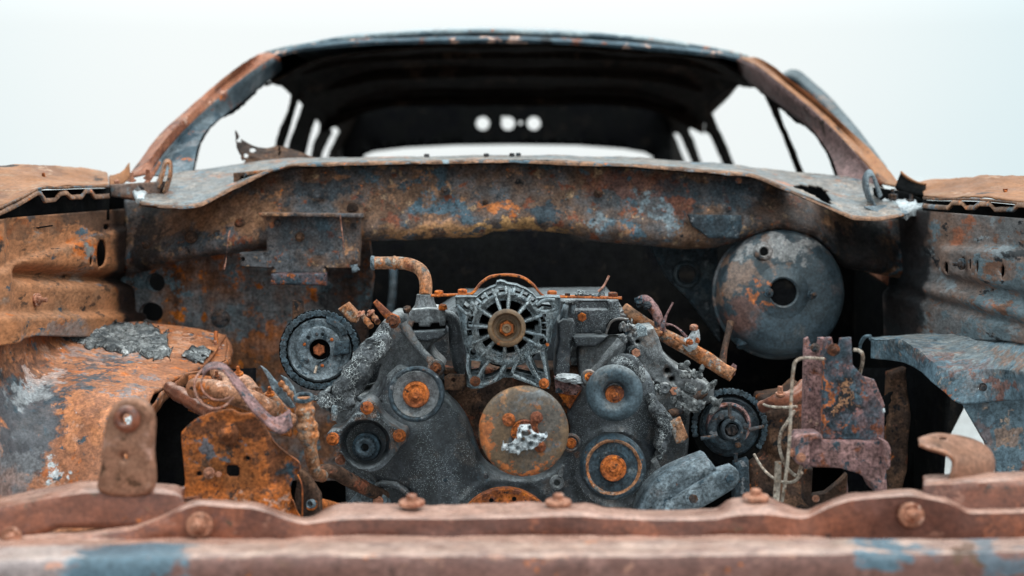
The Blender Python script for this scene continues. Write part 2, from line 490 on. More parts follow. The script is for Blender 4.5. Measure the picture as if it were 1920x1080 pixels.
    if grain:
        n3 = node_noise(nt, vec, 210, 4, .7)
        g = node_range(nt, n3.outputs[0], .32, .70, max(.1, 1 - grain * 1.5), 1 + grain * 1.1, False)
        col = node_mix(nt, 1.0, col, g, 'MULTIPLY')
        n4 = node_noise(nt, vec, 55, 8, .72)
        g = node_range(nt, n4.outputs[0], .33, .67, max(.15, 1 - grain * 1.3), 1 + grain * .8, False)
        col = node_mix(nt, 1.0, col, g, 'MULTIPLY')
    if streak:
        ms = Nn.new('ShaderNodeMapping'); ms.inputs['Scale'].default_value = (1, 1, .13); Ll.new(vec, ms.inputs[0])
        n6 = node_noise(nt, ms.outputs[0], 34, 6, .65)
        g = node_range(nt, n6.outputs[0], .34, .66, 1 - streak, 1 + streak * .8, False); col = node_mix(nt, 1.0, col, g, 'MULTIPLY')
    if speck:
        sc_, th, c = speck
        vo = Nn.new('ShaderNodeTexVoronoi'); vo.inputs['Scale'].default_value = sc_; Ll.new(vec, vo.inputs['Vector'])
        n5 = node_noise(nt, vec, 13, 4, .65)
        a = node_range(nt, vo.outputs['Distance'], th, th * .55)
        wn = Nn.new('ShaderNodeSeparateColor'); Ll.new(vo.outputs['Color'], wn.inputs[0])
        b_ = Nn.new('ShaderNodeMath'); b_.operation = 'MULTIPLY_ADD'; b_.inputs[1].default_value = 3.0; Ll.new(n5.outputs[0], b_.inputs[0]); Ll.new(wn.outputs[0], b_.inputs[2])
        d = node_range(nt, b_.outputs[0], 1.95, 2.6, 0, .62)
        mu = Nn.new('ShaderNodeMath'); mu.operation = 'MULTIPLY'; Ll.new(a, mu.inputs[0]); Ll.new(d, mu.inputs[1])
        col = node_mix(nt, mu.outputs[0], col, c)
    if cracks:
        sc_, wd, c = cracks
        nd = node_noise(nt, vec, 60, 4, .6)
        mxv = node_mix(nt, .012, vec, nd.outputs['Color'], 'ADD')
        vo = Nn.new('ShaderNodeTexVoronoi'); vo.feature = 'DISTANCE_TO_EDGE'; vo.inputs['Scale'].default_value = sc_; Ll.new(mxv, vo.inputs['Vector'])
        nw = node_noise(nt, vec, 45, 3, .6); mk = node_range(nt, nw.outputs[0], .42, .60)
        a1 = node_range(nt, vo.outputs['Distance'], wd, wd * .2)
        m1 = Nn.new('ShaderNodeMath'); m1.operation = 'MULTIPLY'; Ll.new(a1, m1.inputs[0]); Ll.new(mk, m1.inputs[1])
        col = node_mix(nt, m1.outputs[0], col, c)
    Ll.new(col, b.inputs['Base Color'])
    nr = node_noise(nt, vec, 40, 5, .6)
    Ll.new(node_range(nt, nr.outputs[0], .3, .7, rough[0], rough[1], False), b.inputs['Roughness'])
    b.inputs['Metallic'].default_value = metal; b.inputs['Specular IOR Level'].default_value = spec
    nb = node_noise(nt, vec, 110, 10, .72)
    ma = Nn.new('ShaderNodeMath'); ma.operation = 'MULTIPLY_ADD'; ma.inputs[1].default_value = 1.5
    Ll.new(hgt, ma.inputs[0]); Ll.new(nb.outputs[0], ma.inputs[2])
    bp = Nn.new('ShaderNodeBump'); bp.inputs['Strength'].default_value = bump; bp.inputs['Distance'].default_value = bdist
    Ll.new(ma.outputs[0], bp.inputs['Height']); Ll.new(bp.outputs[0], b.inputs['Normal'])
    M[name] = m; return m
# palette (base colours of the thing itself)
BLUE = (.036, .056, .072); BLUE2 = (.075, .112, .140); STEEL = (.20, .25, .28); CHAR = (.012, .012, .014); DBROWN = (.034, .020, .016)
BROWN = (.10, .050, .030); RUSTR = (.19, .062, .034); ORANGE = (.42, .108, .022); BORANGE = (.60, .160, .022); TAN = (.37, .175, .090)
PALE = (.55, .43, .35); PINK = (.50, .30, .23); GREY = (.15, .15, .16); LGREY = (.46, .47, .48); WHITE = (.72, .73, .73); MAUVE = (.28, .155, .135)
BB = [(688, 765, 2.23), (624, 823, 2.23), (749, 817, 2.23), (817, 690, 2.3), (736, 603, 2.32), (1071, 831, 2.29), (1105, 707, 2.29), (891, 715, 2.23), (1020, 719, 2.23)]
def pt(px, py, Y, rx, rz, col, s=1.0, ry=.12):
    return (tuple(P(px, py, Y)), (rx * Y / FPX, ry, rz * Y / FPX), col, s)
rust('panel_paint', [(0, CHAR), (.12, BLUE), (.34, (.15, .08, .05)), (.46, BLUE2), (.56, TAN), (.66, RUSTR), (.78, (.36, .22, .13)), (.9, BLUE2), (1, ORANGE)], 9, .8,
     spots=[(BLUE, 46, .61), (CHAR, 60, .64), (BORANGE, 50, .64), (STEEL, 70, .66), (TAN, 80, .63)],
     patches=[pt(420, 400, 2.83, 120, 40, TAN, .62), pt(300, 425, 2.83, 90, 40, TAN, .5), pt(600, 360, 2.83, 80, 26, BLUE, .75), pt(350, 455, 2.83, 70, 22, BLUE, .6), pt(900, 432, 2.83, 190, 11, (.46, .24, .10), .95), pt(800, 425, 2.83, 90, 18, TAN, .6), pt(940, 388, 2.83, 50, 14, BORANGE, .6), pt(560, 440, 2.80, 90, 40, BLUE, .55),
              pt(1180, 345, 2.83, 110, 26, RUSTR, .6), pt(1330, 365, 2.83, 110, 34, BLUE, .7), pt(1270, 385, 2.83, 26, 24, RUSTR, .8), pt(1480, 400, 2.83, 110, 50, DBROWN, .7), pt(1650, 470, 2.83, 120, 80, CHAR, .9),
              pt(1245, 400, 2.83, 18, 36, STEEL, .7), pt(1110, 415, 2.83, 36, 10, STEEL, .6), pt(1205, 380, 2.83, 10, 14, STEEL, .7), pt(260, 440, 2.85, 40, 90, CHAR, .8), pt(1020, 400, 2.83, 30, 14, BLUE, .9)], bump=.6, seed=1, grain=.42, streak=.3)
rust('firewall_paint', [(0, CHAR), (.15, (.15, .21, .25)), (.38, (.24, .10, .05)), (.52, (.18, .25, .29)), (.64, (.42, .14, .06)), (.8, BORANGE), (1, BROWN)], 8, 1.0, spots=[(BORANGE, 20, .59), ((.14, .19, .22), 16, .60), (DBROWN, 14, .63)],
     patches=[pt(655, 620, 2.97, 60, 200, CHAR, .8), pt(450, 600, 2.97, 50, 30, (.14, .19, .22), .7), pt(500, 640, 2.97, 50, 30, BORANGE, .5)], bump=.5, seed=2, grain=.4, streak=.4)
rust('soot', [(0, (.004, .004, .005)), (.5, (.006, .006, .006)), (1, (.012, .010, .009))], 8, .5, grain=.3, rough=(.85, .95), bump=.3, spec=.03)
rust('roof_lining', [(0, (.012, .010, .009)), (.5, (.022, .016, .013)), (1, (.05, .032, .022))], 4, .5, grain=.3, rough=(.8, .95), bump=.3, spec=.03, stretch=(1, .3, 1))
rust('apron_rust', [(0, DBROWN), (.2, BROWN), (.36, (.24, .115, .062)), (.52, (.38, .15, .065)), (.68, ORANGE), (.80, (.28, .19, .145)), (1, BLUE)], 8, .5, spots=[(DBROWN, 22, .595), (BLUE2, 14, .60), ((.20, .19, .18), 9, .60), (PALE, 30, .67)],
     patches=[((-.80, 2.98, .80), (.3, .17, .4), CHAR, .9), ((-.80, 2.80, .93), (.3, .3, .035), DBROWN, .8), ((-.78, 2.35, .72), (.3, .25, .03), (.12, .13, .14), .6), ((-.8, 2.5, .93), (.3, .7, .022), BROWN, .6)], bump=.25, seed=3, rough=(.6, .85), stretch=(1, .3, 1), grain=.28)  # shade under the fender lip and in the firewall corner painted as dark patches
rust('apron_dark', [(0, CHAR), (.25, (.10, .125, .14)), (.45, (.17, .10, .075)), (.58, (.19, .20, .21)), (.72, (.15, .07, .045)), (.85, (.28, .095, .05)), (1, TAN)], 9, .7, spots=[(TAN, 26, .66), (ORANGE, 22, .68), (CHAR, 14, .6)],
     patches=[((.80, 2.86, .80), (.3, .16, .4), CHAR, .92)], bump=.25, seed=4, stretch=(1, .3, 1), grain=.3)
rust('tower_rust', [(0, BLUE), (.2, BLUE2), (.34, (.44, .165, .07)), (.5, (.28, .105, .05)), (.6, (.46, .24, .16)), (.72, ORANGE), (.85, BLUE), (1, LGREY)], 9, .9, spots=[(BLUE, 18, .62), (DBROWN, 30, .66), (BORANGE, 14, .62), (LGREY, 40, .68)],
     patches=[pt(55, 800, 2.2, 60, 130, BLUE, .9), pt(20, 890, 2.14, 45, 60, GREY, .7), pt(60, 720, 2.3, 70, 25, LGREY, .4), pt(150, 725, 2.25, 30, 18, BLUE, .9), pt(140, 660, 2.5, 160, 12, STEEL, .35), pt(190, 690, 2.4, 50, 12, BLUE, .8), pt(110, 745, 2.25, 26, 20, BLUE, .8), pt(240, 730, 2.3, 40, 10, GREY, .7), pt(30, 690, 2.25, 40, 22, DBROWN, .6), pt(330, 655, 2.6, 40, 10, (.48, .26, .18), .6)], rough=(.38, .64), bump=.45, seed=5, spec=.32, grain=.34)
rust('tower_blue', [(0, BLUE), (.35, BLUE2), (.5, (.13, .18, .21)), (.62, GREY), (.72, RUSTR), (.8, (.36, .25, .19)), (1, STEEL)], 8, .9, spots=[(ORANGE, 26, .66), (CHAR, 30, .66), (PALE, 16, .62)], patches=[pt(1760, 640, 2.5, 120, 14, (.30, .24, .20), .5, .35), pt(1860, 655, 2.3, 90, 22, (.17, .18, .185), .7, .3), pt(1790, 680, 2.3, 60, 12, RUSTR, .5), pt(1700, 650, 2.45, 40, 10, BLUE, .7), pt(1900, 670, 2.2, 30, 12, (.28, .12, .06), .6), pt(1775, 742, 2.25, 22, 10, ORANGE, .8), pt(1860, 722, 2.2, 26, 16, RUSTR, .7), pt(1830, 850, 2.2, 25, 60, RUSTR, .4), pt(1905, 830, 2.2, 30, 20, TAN, .5)], rough=(.4, .65), bump=.35, seed=6, spec=.28, grain=.4)
rust('cowl_paint', [(0, GREY), (.3, (.12, .12, .122)), (.45, (.24, .17, .13)), (.55, (.22, .10, .055)), (.66, (.14, .16, .17)), (.8, BLUE2), (1, ORANGE)], 8, .9, spots=[(LGREY, 18, .64), (BROWN, 26, .58), (BLUE, 20, .66)], rough=(.4, .65), bump=.3, seed=7, spec=.5)
rust('fender_rust', [(0, DBROWN), (.25, (.17, .072, .036)), (.5, (.27, .115, .052)), (.7, (.24, .12, .065)), (.85, (.30, .17, .11)), (1, RUSTR)], 9, .4, spots=[(PALE, 12, .62), (DBROWN, 40, .68)], rough=(.55, .8), bump=.12, seed=8, grain=.16, stretch=(1, .3, 1))
rust('pillar_rust', [(0, DBROWN), (.3, RUSTR), (.5, (.34, .13, .07)), (.7, (.36, .17, .10)), (.85, PINK), (1, BLUE2)], 6, .6, spots=[(TAN, 18, .62)], rough=(.5, .75), bump=.2, seed=9, grain=.35)
rust('pillar_grey', [(0, CHAR), (.3, BLUE), (.55, (.12, .14, .155)), (.72, GREY), (.82, RUSTR), (1, ORANGE)], 6, .7, spots=[(ORANGE, 10, .64), (CHAR, 30, .66)], rough=(.45, .7), bump=.25, seed=10, grain=.4)
rust('pillar_mauve', [(0, DBROWN), (.4, (.13, .075, .07)), (.6, (.17, .10, .095)), (.8, RUSTR), (1, GREY)], 6, .6, spots=[(ORANGE, 14, .65)], rough=(.5, .75), bump=.25, seed=11, grain=.4)
rust('roof_paint', [(0, BLUE), (.3, BLUE2), (.5, (.30, .34, .35)), (.7, STEEL), (.84, ORANGE), (1, RUSTR)], 7, .7, rough=(.35, .6), bump=.2, seed=12, grain=.25, spec=.5)
rust('header_paint', [(0, CHAR), (.3, BLUE), (.5, BLUE2), (.62, RUSTR), (.8, PINK), (1, GREY)], 7, .7, rough=(.45, .7), bump=.2, seed=13, grain=.3)
rust('beam_rust', [(0, BROWN), (.3, (.115, .050, .038)), (.5, (.15, .070, .057)), (.7, (.18, .088, .072)), (.85, (.27, .13, .092)), (1, ORANGE)], 7, .5, spots=[(ORANGE, 12, .64), (DBROWN, 20, .64), (GREY, 12, .68)],
     patches=[pt(230, 1050, 1.49, 135, 65, BLUE2, 1.0), pt(30, 1060, 1.49, 120, 60, LGREY, .25), pt(1690, 1030, 1.49, 90, 40, BLUE2, 1.0), pt(1880, 1040, 1.49, 40, 60, BLUE2, .8), pt(1835, 1055, 1.48, 38, 22, BROWN, 1.0)],
     rough=(.22, .4), bump=.1, seed=14, grain=.25, spec=.22, dust_toplight=((.52, .34, .27), .8, 1.15, .8), stretch=(.8, 1, 1))  # upward faces painted paler, standing for skylight on top of the beam
rust('support_rust', [(0, DBROWN), (.25, RUSTR), (.5, (.095, .034, .023)), (.7, (.13, .050, .036)), (.85, (.20, .085, .058)), (1, BROWN)], 8, .5, spots=[(ORANGE, 10, .67), (BLUE2, 12, .69)], rough=(.22, .38), bump=.15, seed=15, grain=.25, spec=.22, dust_toplight=((.46, .27, .21), .72, 1.12, .8), stretch=(.8, 1, 1))  # pale tops: skylight on the flange put into the colour, with settled ash
rust('booster_steel', [(0, CHAR), (.3, (.024, .036, .045)), (.5, (.040, .056, .068)), (.62, (.065, .06, .064)), (.75, (.14, .085, .065)), (.88, (.06, .085, .10)), (1, RUSTR)], 6, .8, spots=[(ORANGE, 12, .645), (BORANGE, 15, .68), (CHAR, 40, .68), (PALE, 9, .65)],
     patches=[pt(1390, 600, 2.75, 40, 45, RUSTR, .5), pt(1390, 510, 2.75, 30, 40, (.26, .14, .09), .6), pt(1470, 465, 2.75, 90, 24, (.30, .27, .26), .75), pt(1500, 640, 2.75, 130, 55, BLUE, .9), pt(1418, 568, 2.72, 14, 20, ORANGE, 1), pt(1440, 530, 2.72, 18, 12, ORANGE, .9), pt(1450, 588, 2.72, 16, 8, ORANGE, .9), pt(1376, 551, 2.72, 6, 6, BORANGE, 1)], rough=(.32, .56), bump=.28, seed=16, grain=.42, spec=.5)
rust('cast_alloy', [(0, (.014, .016, .020)), (.3, (.030, .034, .041)), (.55, (.052, .057, .065)), (.75, (.080, .068, .066)), (1, (.045, .072, .090))], 8, .5, spots=[(CHAR, 16, .64)],
     speck=(600, .40, (.52, .58, .60)), rough=(.34, .6), bump=.35, seed=17, grain=.36, streak=.45, spec=.45, patches=[pt(x, y + 6, Y, 15, 20, (.16, .065, .028), .55, .05) for x, y, Y in BB], dust_toplight=((.22, .23, .24), .3, 1.0, .7))
rust('cast_dust', [(0, (.045, .05, .056)), (.3, (.075, .079, .085)), (.55, (.13, .132, .138)), (.75, (.12, .095, .085)), (1, (.22, .23, .24))], 9, .5, spots=[(LGREY, 30, .68), (CHAR, 24, .65)],
     speck=(640, .30, (.60, .64, .65)), rough=(.5, .75), bump=.35, seed=18, grain=.4, streak=.4, spec=.45, patches=[pt(x, y + 6, Y, 15, 20, (.20, .085, .04), .55, .05) for x, y, Y in BB], dust_toplight=((.36, .355, .35), .4, 1.0, .75))
rust('cast_alternator', [(0, (.06, .075, .088)), (.35, (.13, .16, .18)), (.6, (.22, .24, .25)), (.8, (.19, .16, .15)), (1, (.30, .33, .34))], 12, .5, spots=[(LGREY, 40, .66), (CHAR, 50, .67)],
     speck=(700, .5, (.72, .78, .80)), rough=(.55, .8), bump=.5, seed=19, grain=.6)
rust('cracked_crust', [(0, (.03, .032, .036)), (.4, (.045, .048, .053)), (.7, (.09, .094, .10)), (1, (.22, .22, .22))], 26, .5, spots=[(LGREY, 60, .64), (CHAR, 50, .62)], cracks=(190, .045, (.55, .57, .57)), rough=(.7, .9), bump=.6, seed=20, grain=.5)
rust('ash', [(0, (.025, .026, .03)), (.35, (.075, .08, .085)), (.58, (.24, .24, .238)), (.8, (.42, .415, .41)), (1, (.05, .05, .05))], 26, 1.0, spots=[(CHAR, 40, .6), (WHITE, 55, .66)], rough=(.75, .95), bump=.9, bdist=.006, seed=21)
rust('melted_alloy', [(0, GREY), (.4, (.36, .38, .40)), (.7, LGREY), (1, WHITE)], 22, .8, spots=[(CHAR, 55, .63), (GREY, 80, .6)], rough=(.35, .65), bump=.6, seed=22, grain=.3)
rust('rust_bolt', [(0, DBROWN), (.25, (.28, .075, .025)), (.5, ORANGE), (.7, BORANGE), (.85, RUSTR), (1, BROWN)], 30, .5, spots=[(DBROWN, 120, .68)], rough=(.55, .8), bump=.4, seed=23, grain=.5)
rust('brown_bolt', [(0, CHAR), (.3, DBROWN), (.55, (.20, .06, .022)), (.75, RUSTR), (1, ORANGE)], 34, .5, rough=(.55, .8), bump=.5, seed=45, grain=.5)
rust('pink_bolt', [(0, RUSTR), (.5, (.36, .16, .10)), (1, PINK)], 30, .5, rough=(.55, .75), bump=.3, seed=24, grain=.35)
rust('dark_bolt', [(0, CHAR), (.5, BLUE), (.8, BROWN), (1, GREY)], 40, .5, rough=(.5, .75), bump=.4, seed=25)
rust('pulley_dark', [(0, CHAR), (.3, BLUE), (.5, (.03, .036, .043)), (.7, (.085, .10, .11)), (.85, GREY), (1, BROWN)], 16, .6, spots=[(BROWN, 24, .67), (STEEL, 40, .68)], rough=(.42, .7), bump=.35, seed=26)
rust('pulley_blue', [(0, CHAR), (.4, (.036, .052, .064)), (.6, (.055, .075, .09)), (.8, (.08, .085, .09)), (1, BROWN)], 10, .6, spots=[(CHAR, 90, .64), (PINK, 16, .69)], rough=(.42, .65), bump=.25, seed=27, grain=.35, dust_toplight=((.22, .22, .22), .3, 1.0, .5))
rust('pulley_rust', [(0, DBROWN), (.3, (.075, .060, .050)), (.52, (.125, .072, .038)), (.7, (.075, .076, .080)), (.85, (.22, .08, .025)), (1, ORANGE)], 8, .8, spots=[(BORANGE, 26, .68), (PALE, 60, .71)],
     patches=[pt(985, 888, 2.1, 80, 12, ORANGE, .8), pt(908, 830, 2.1, 18, 46, ORANGE, .7), pt(1000, 760, 2.1, 40, 25, (.11, .12, .13), .6), pt(960, 740, 2.1, 30, 10, (.30, .13, .05), .6)], rough=(.4, .65), bump=.25, seed=28, grain=.32, spec=.3)
rust('deep_rust', [(0, DBROWN), (.3, RUSTR), (.5, ORANGE), (.75, BORANGE), (1, BROWN)], 16, .7, spots=[(DBROWN, 40, .64)], rough=(.6, .85), bump=.5, seed=29)
rust('plate_rust', [(0, DBROWN), (.2, BROWN), (.4, (.27, .085, .026)), (.58, ORANGE), (.7, (.17, .06, .026)), (.82, BLUE), (1, DBROWN)], 12, .9, spots=[(BLUE2, 26, .64), (DBROWN, 36, .60), (BORANGE, 30, .62)],
     patches=[pt(440, 795, 2.0, 110, 26, DBROWN, .65), pt(400, 850, 2.0, 30, 20, BLUE2, .8), pt(470, 950, 2.0, 70, 16, PINK, .6), pt(520, 850, 2.0, 24, 60, DBROWN, .6)], rough=(.6, .85), bump=.6, seed=30, grain=.45)
rust('manifold_rust', [(0, BROWN), (.3, (.30, .12, .06)), (.5, (.36, .17, .10)), (.7, ORANGE), (.85, PINK), (1, DBROWN)], 14, .7, spots=[(DBROWN, 40, .64), (BORANGE, 22, .65)], rough=(.5, .75), bump=.5, seed=44, dust_toplight=((.42, .24, .17), .6, 1.1, .5))
rust('pipe_rust', [(0, BROWN), (.25, (.17, .155, .145)), (.42, (.30, .15, .085)), (.58, (.36, .12, .04)), (.72, (.36, .27, .21)), (.86, RUSTR), (1, GREY)], 22, .6, spots=[(DBROWN, 50, .66), (PALE, 30, .66)], rough=(.5, .75), bump=.45, seed=31)
rust('block_rust', [(0, CHAR), (.35, DBROWN), (.6, BROWN), (.8, RUSTR), (1, ORANGE)], 12, .6, rough=(.65, .85), bump=.5, seed=32)
rust('bracket_paint', [(0, CHAR), (.2, BLUE), (.4, BLUE), (.47, RUSTR), (.6, (.22, .10, .09)), (.7, ORANGE), (.8, BLUE2), (1, DBROWN)], 17, .8, spots=[(BORANGE, 36, .65), (BLUE, 24, .63), (PALE, 60, .685)], patches=[pt(1586, 760, 2.05, 26, 50, CHAR, .9), pt(1583, 760, 2.05, 6, 40, TAN, .7), pt(1599, 755, 2.05, 5, 22, TAN, .6), pt(1552, 760, 2.05, 8, 70, ORANGE, .8), pt(1620, 740, 2.05, 22, 20, BLUE2, .6)], rough=(.5, .75), bump=.5, seed=33)
rust('bracket_mauve', [(0, DBROWN), (.25, BLUE), (.38, (.17, .09, .09)), (.55, (.25, .135, .125)), (.7, RUSTR), (.85, BLUE2), (1, PINK)], 20, .8, spots=[(ORANGE, 40, .65), (BLUE, 30, .64)], rough=(.5, .75), bump=.45, seed=34)
rust('bracket_alloy', [(0, BLUE), (.35, (.10, .125, .145)), (.6, (.18, .205, .225)), (.8, GREY), (1, STEEL)], 14, .6, spots=[(ORANGE, 30, .665), (CHAR, 40, .67)], rough=(.4, .65), bump=.35, seed=35)
rust('lip_rust', [(0, BLUE), (.25, BLUE2), (.45, BROWN), (.6, (.26, .13, .075)), (.75, GREY), (.88, ORANGE), (1, STEEL)], 10, .8, rough=(.45, .7), bump=.3, seed=41, grain=.4)
rust('link_steel', [(0, CHAR), (.3, BLUE), (.5, (.055, .07, .082)), (.75, BLUE2), (.88, BROWN), (1, STEEL)], 40, .4, rough=(.4, .65), bump=.3, seed=42, grain=.5)
rust('tab_rust', [(0, BROWN), (.3, (.22, .105, .065)), (.55, (.30, .15, .10)), (.8, (.36, .20, .15)), (1, ORANGE)], 8, .5, rough=(.35, .55), bump=.2, seed=43, grain=.25, metal=.3)
rust('wire_tan', [(0, BROWN), (.3, (.30, .22, .17)), (.6, (.36, .30, .25)), (1, TAN)], 40, .5, rough=(.6, .8), bump=.3, seed=36)
rust('copper', [(0, RUSTR), (.5, (.40, .20, .15)), (1, PINK)], 60, .4, rough=(.5, .7), bump=.2, seed=37)
rust('snowy_ground', [(0, (.30, .29, .28)), (.5, (.40, .39, .385)), (1, (.48, .475, .47))], 3, .6, spots=[((.25, .22, .2), 14, .68)], rough=(.8, .95), bump=.6, bdist=.02, seed=38, grain=.3)

# ------------------------------------------------------------------ the setting
g = mesh('ground', [(-400, -60, 0), (400, -60, 0), (400, 900, 0), (-400, 900, 0)], [(0, 1, 2, 3)], 'snowy_ground'); g['kind'] = 'structure'
for k_ in ('label', 'category'):
    if k_ in g: del g[k_]

# ------------------------------------------------------------------ the car body
car = thing('burnt_car', 'burnt-out rusty car shell with open engine bay and glassless windscreen', 'car', (0, 3.4, 0))
# roof skin, header and lining
roof_f = [(497, 101), (520, 95), (560, 87), (658, 71), (788, 63), (927, 60), (1090, 65), (1212, 76), (1334, 94), (1380, 103), (1402, 109)]
def ysag(px, c, k): return c + k * ((px - 950) / 450) ** 2
r0 = [(x, y, ysag(x, 3.58, .10)) for x, y in roof_f]
r1 = [(502, 105, 3.95), (540, 93, 4.05), (560, 86.5, 4.1), (658, 68, 4.15), (788, 58.5, 4.2), (927, 55.5, 4.2), (1090, 61, 4.2), (1212, 72, 4.15), (1334, 92, 4.1), (1362, 102, 4.0), (1392, 112, 3.95)]
X5 = [-.62, -.58, -.5, -.35, -.18, 0, .18, .35, .5, .58, .62]
r2 = [tuple(Vector((x, 4.8, 1.435 - .18 * x * x - (.06 if abs(x) > .6 else 0)))) for x in X5]
r3 = [tuple(Vector((x, 5.25, 1.345 - .14 * x * x - (.05 if abs(x) > .6 else 0)))) for x in X5]
W = lambda r: [tuple(P(*q)) for q in r]
sheet('roof', [W(r0), W(r1), r2, r3], 'roof_paint', car, nu=90, nv=6, thick=.012, amp=.003, ns=4, world=True)
hb = [(505, 112), (560, 97), (662, 86), (804, 81), (947, 79.5), (1090, 84.5), (1212, 93.5), (1340, 106), (1395, 118)]
h0 = [(x, y - 11, ysag(x, 3.56, .10)) for x, y in hb]; h1 = [(x, y - 5, ysag(x, 3.545, .10)) for x, y in hb]; h2 = [(x, y, ysag(x, 3.55, .10)) for x, y in hb]
h3 = [(x, y - 6, ysag(x, 3.68, .08)) for x, y in hb]
sheet('windscreen_header', [h0, h1, h2, h3], 'header_paint', car, nu=90, nv=3, thick=.004, amp=.002, ns=8)
l1 = [(-.64, 3.72, 1.24), (-.5, 3.66, 1.30), (-.3, 3.62, 1.325), (0, 3.6, 1.335), (.3, 3.62, 1.325), (.5, 3.66, 1.30), (.64, 3.72, 1.24)]
l2 = [(-.68, 4.3, 1.28), (-.5, 4.3, 1.352), (-.3, 4.3, 1.365), (0, 4.3, 1.37), (.3, 4.3, 1.365), (.5, 4.3, 1.352), (.68, 4.3, 1.28)]
l3 = [(-.70, 5.2, 1.20), (-.5, 5.2, 1.285), (-.3, 5.2, 1.30), (0, 5.2, 1.30), (.3, 5.2, 1.302), (.5, 5.2, 1.285), (.70, 5.2, 1.20)]
l4 = [(x, 5.22, z - .035) for x, y, z in l3]
sheet('roof_lining', [l1, l2, l3, l4], 'roof_lining', car, nu=50, nv=10, thick=.006, amp=.010, ns=5, world=True)
for y_, z_ in ((4.05, 1.352), (4.6, 1.34), (5.12, 1.285)):
    tube('roof_bow', [(-.62, y_, z_ - .05), (-.4, y_, z_ - .012), (0, y_, z_), (.4, y_, z_ - .012), (.62, y_, z_ - .05)], .014, 'roof_lining', car, world=True, n=40, amp=.004, ns=12)
# pillars at the windscreen
def pillar(out, ridge, inn, mats, sg):
    def yl(pts, a, b): return [(x, y, a + (b - a) * i / (len(pts) - 1)) for i, (x, y) in enumerate(pts)]
    o_ = yl(out, 3.02, 3.70); r_ = yl(ridge, 2.98, 3.62); i_ = yl(inn, 3.06, 3.74)
    oo = [(x + sg * 0, y + 6, Y + .10) for x, y, Y in o_]
    mid = [((a[0] * .55 + b[0] * .45), (a[1] * .55 + b[1] * .45) , (a[2] + b[2]) / 2 - .012) for a, b in zip(yl([tuple(q[:2]) for q in catmull(out, 8)], 3.02, 3.70), yl([tuple(q[:2]) for q in catmull(ridge, 8)], 2.98, 3.62))]
    a = sheet('windscreen_pillar', [oo, o_, mid, r_], mats[0], car, nu=70, nv=4, thick=.003, amp=.002, ns=8)
    r2_ = [(x - sg * 7, y + 4, Y + .015) for x, y, Y in r_]
    i2_ = [(x - sg * 0, y, Y + .05) for x, y, Y in i_]
    b = sheet('inner_flange', [r_, r2_, i_, i2_], mats[1], a, nu=70, nv=4, thick=.003, amp=.002, ns=8, seed=2)
    return a
LO = [(240, 335), (262, 303), (305, 248), (376, 184), (446, 126), (478, 106), (502, 98)]
LR = [(282, 325), (295, 304), (341, 248), (397, 195), (460, 142), (517, 104)]
LI = [(358, 330), (372, 269), (390, 240), (418, 216), (457, 188), (503, 151), (530, 130)]
pillar(LO, LR, LI, ('pillar_rust', 'pillar_grey'), -1)
RO = [(1690, 352), (1636, 286), (1570, 223), (1512, 173), (1469, 140), (1430, 113), (1398, 106)]
RR = [(1655, 345), (1589, 270), (1531, 212), (1473, 165), (1426, 128), (1388, 109)]
RI = [(1574, 335), (1558, 289), (1531, 250), (1508, 231), (1469, 200), (1430, 173), (1404, 153), (1385, 135)]
pillar(RO, RR, RI, ('fender_rust', 'pillar_mauve'), 1)
# sides with their window openings
LH = [[(352, 345), (360, 322), (372, 269), (390, 240), (418, 216), (457, 188), (480, 168), (503, 151), (528, 163), (545, 178), (534, 215), (519, 255), (508, 290), (502, 345)],
      [(560, 172), (568, 174), (570, 184), (560, 215), (542, 265), (534, 300), (526, 340), (514, 340), (522, 300), (541, 240), (553, 196)],
      [(590, 221), (597, 226), (597, 246), (585, 272), (580, 300), (566, 330), (562, 320), (574, 275), (583, 240)],
      [(609, 222), (614, 219), (636, 246), (618, 280), (604, 330), (592, 330), (603, 285), (621, 248)]]
sgl = side_plane(-1)
casting('side_panel', [(300, 420), (345, 300), (372, 250), (410, 205), (460, 165), (500, 120), (540, 95), (600, 130), (640, 150), (672, 190), (684, 330), (640, 420)], None, 'roof_lining', car, depth=.006, holes=LH, rnd=1.5, step=12, unproj=sgl, back=Vector((1, 0, 0)), hsmooth=False, jag=.5, amp=.004, ns=9)
RH = [[(1332, 205), (1340, 190), (1366, 170), (1392, 157), (1412, 158), (1436, 178), (1442, 190), (1470, 252), (1498, 325), (1502, 345), (1396, 345), (1384, 318), (1358, 262)],
      [(1459, 202), (1470, 206), (1490, 222), (1508, 233), (1531, 252), (1555, 289), (1570, 330), (1572, 350), (1516, 350), (1507, 322), (1484, 262)],
      [(1294, 244), (1300, 233), (1316, 227), (1325, 232), (1323, 246), (1334, 254), (1346, 280), (1360, 312), (1368, 345), (1330, 345), (1315, 300)],
      [(1265, 252), (1270, 248), (1277, 254), (1299, 304), (1310, 345), (1300, 345), (1284, 298)]]
sgr = side_plane(1)
casting('side_panel', [(1620, 420), (1590, 310), (1545, 235), (1500, 195), (1450, 150), (1410, 120), (1380, 98), (1320, 130), (1270, 150), (1240, 190), (1228, 330), (1260, 420)], None, 'roof_lining', car, depth=.006, holes=RH, rnd=1.5, step=12, unproj=sgr, back=Vector((-1, 0, 0)), jag=.5, amp=.004, ns=9, seed=4)
# melted strips hanging below the pillars
tube('melted_seal', [(418, 218, 3.5), (436, 208, 3.52), (455, 190, 3.56), (480, 168, 3.62), (496, 156, 3.66)], [3, 7, 5, 3, 2], 'soot', car, amp=.006, ns=40)
tube('melted_seal', [(1428, 168, 3.62), (1448, 186, 3.6), (1468, 200, 3.56), (1490, 222, 3.52), (1506, 232, 3.5)], [2, 5, 3, 6, 2], 'soot', car, amp=.006, ns=40, seed=3)
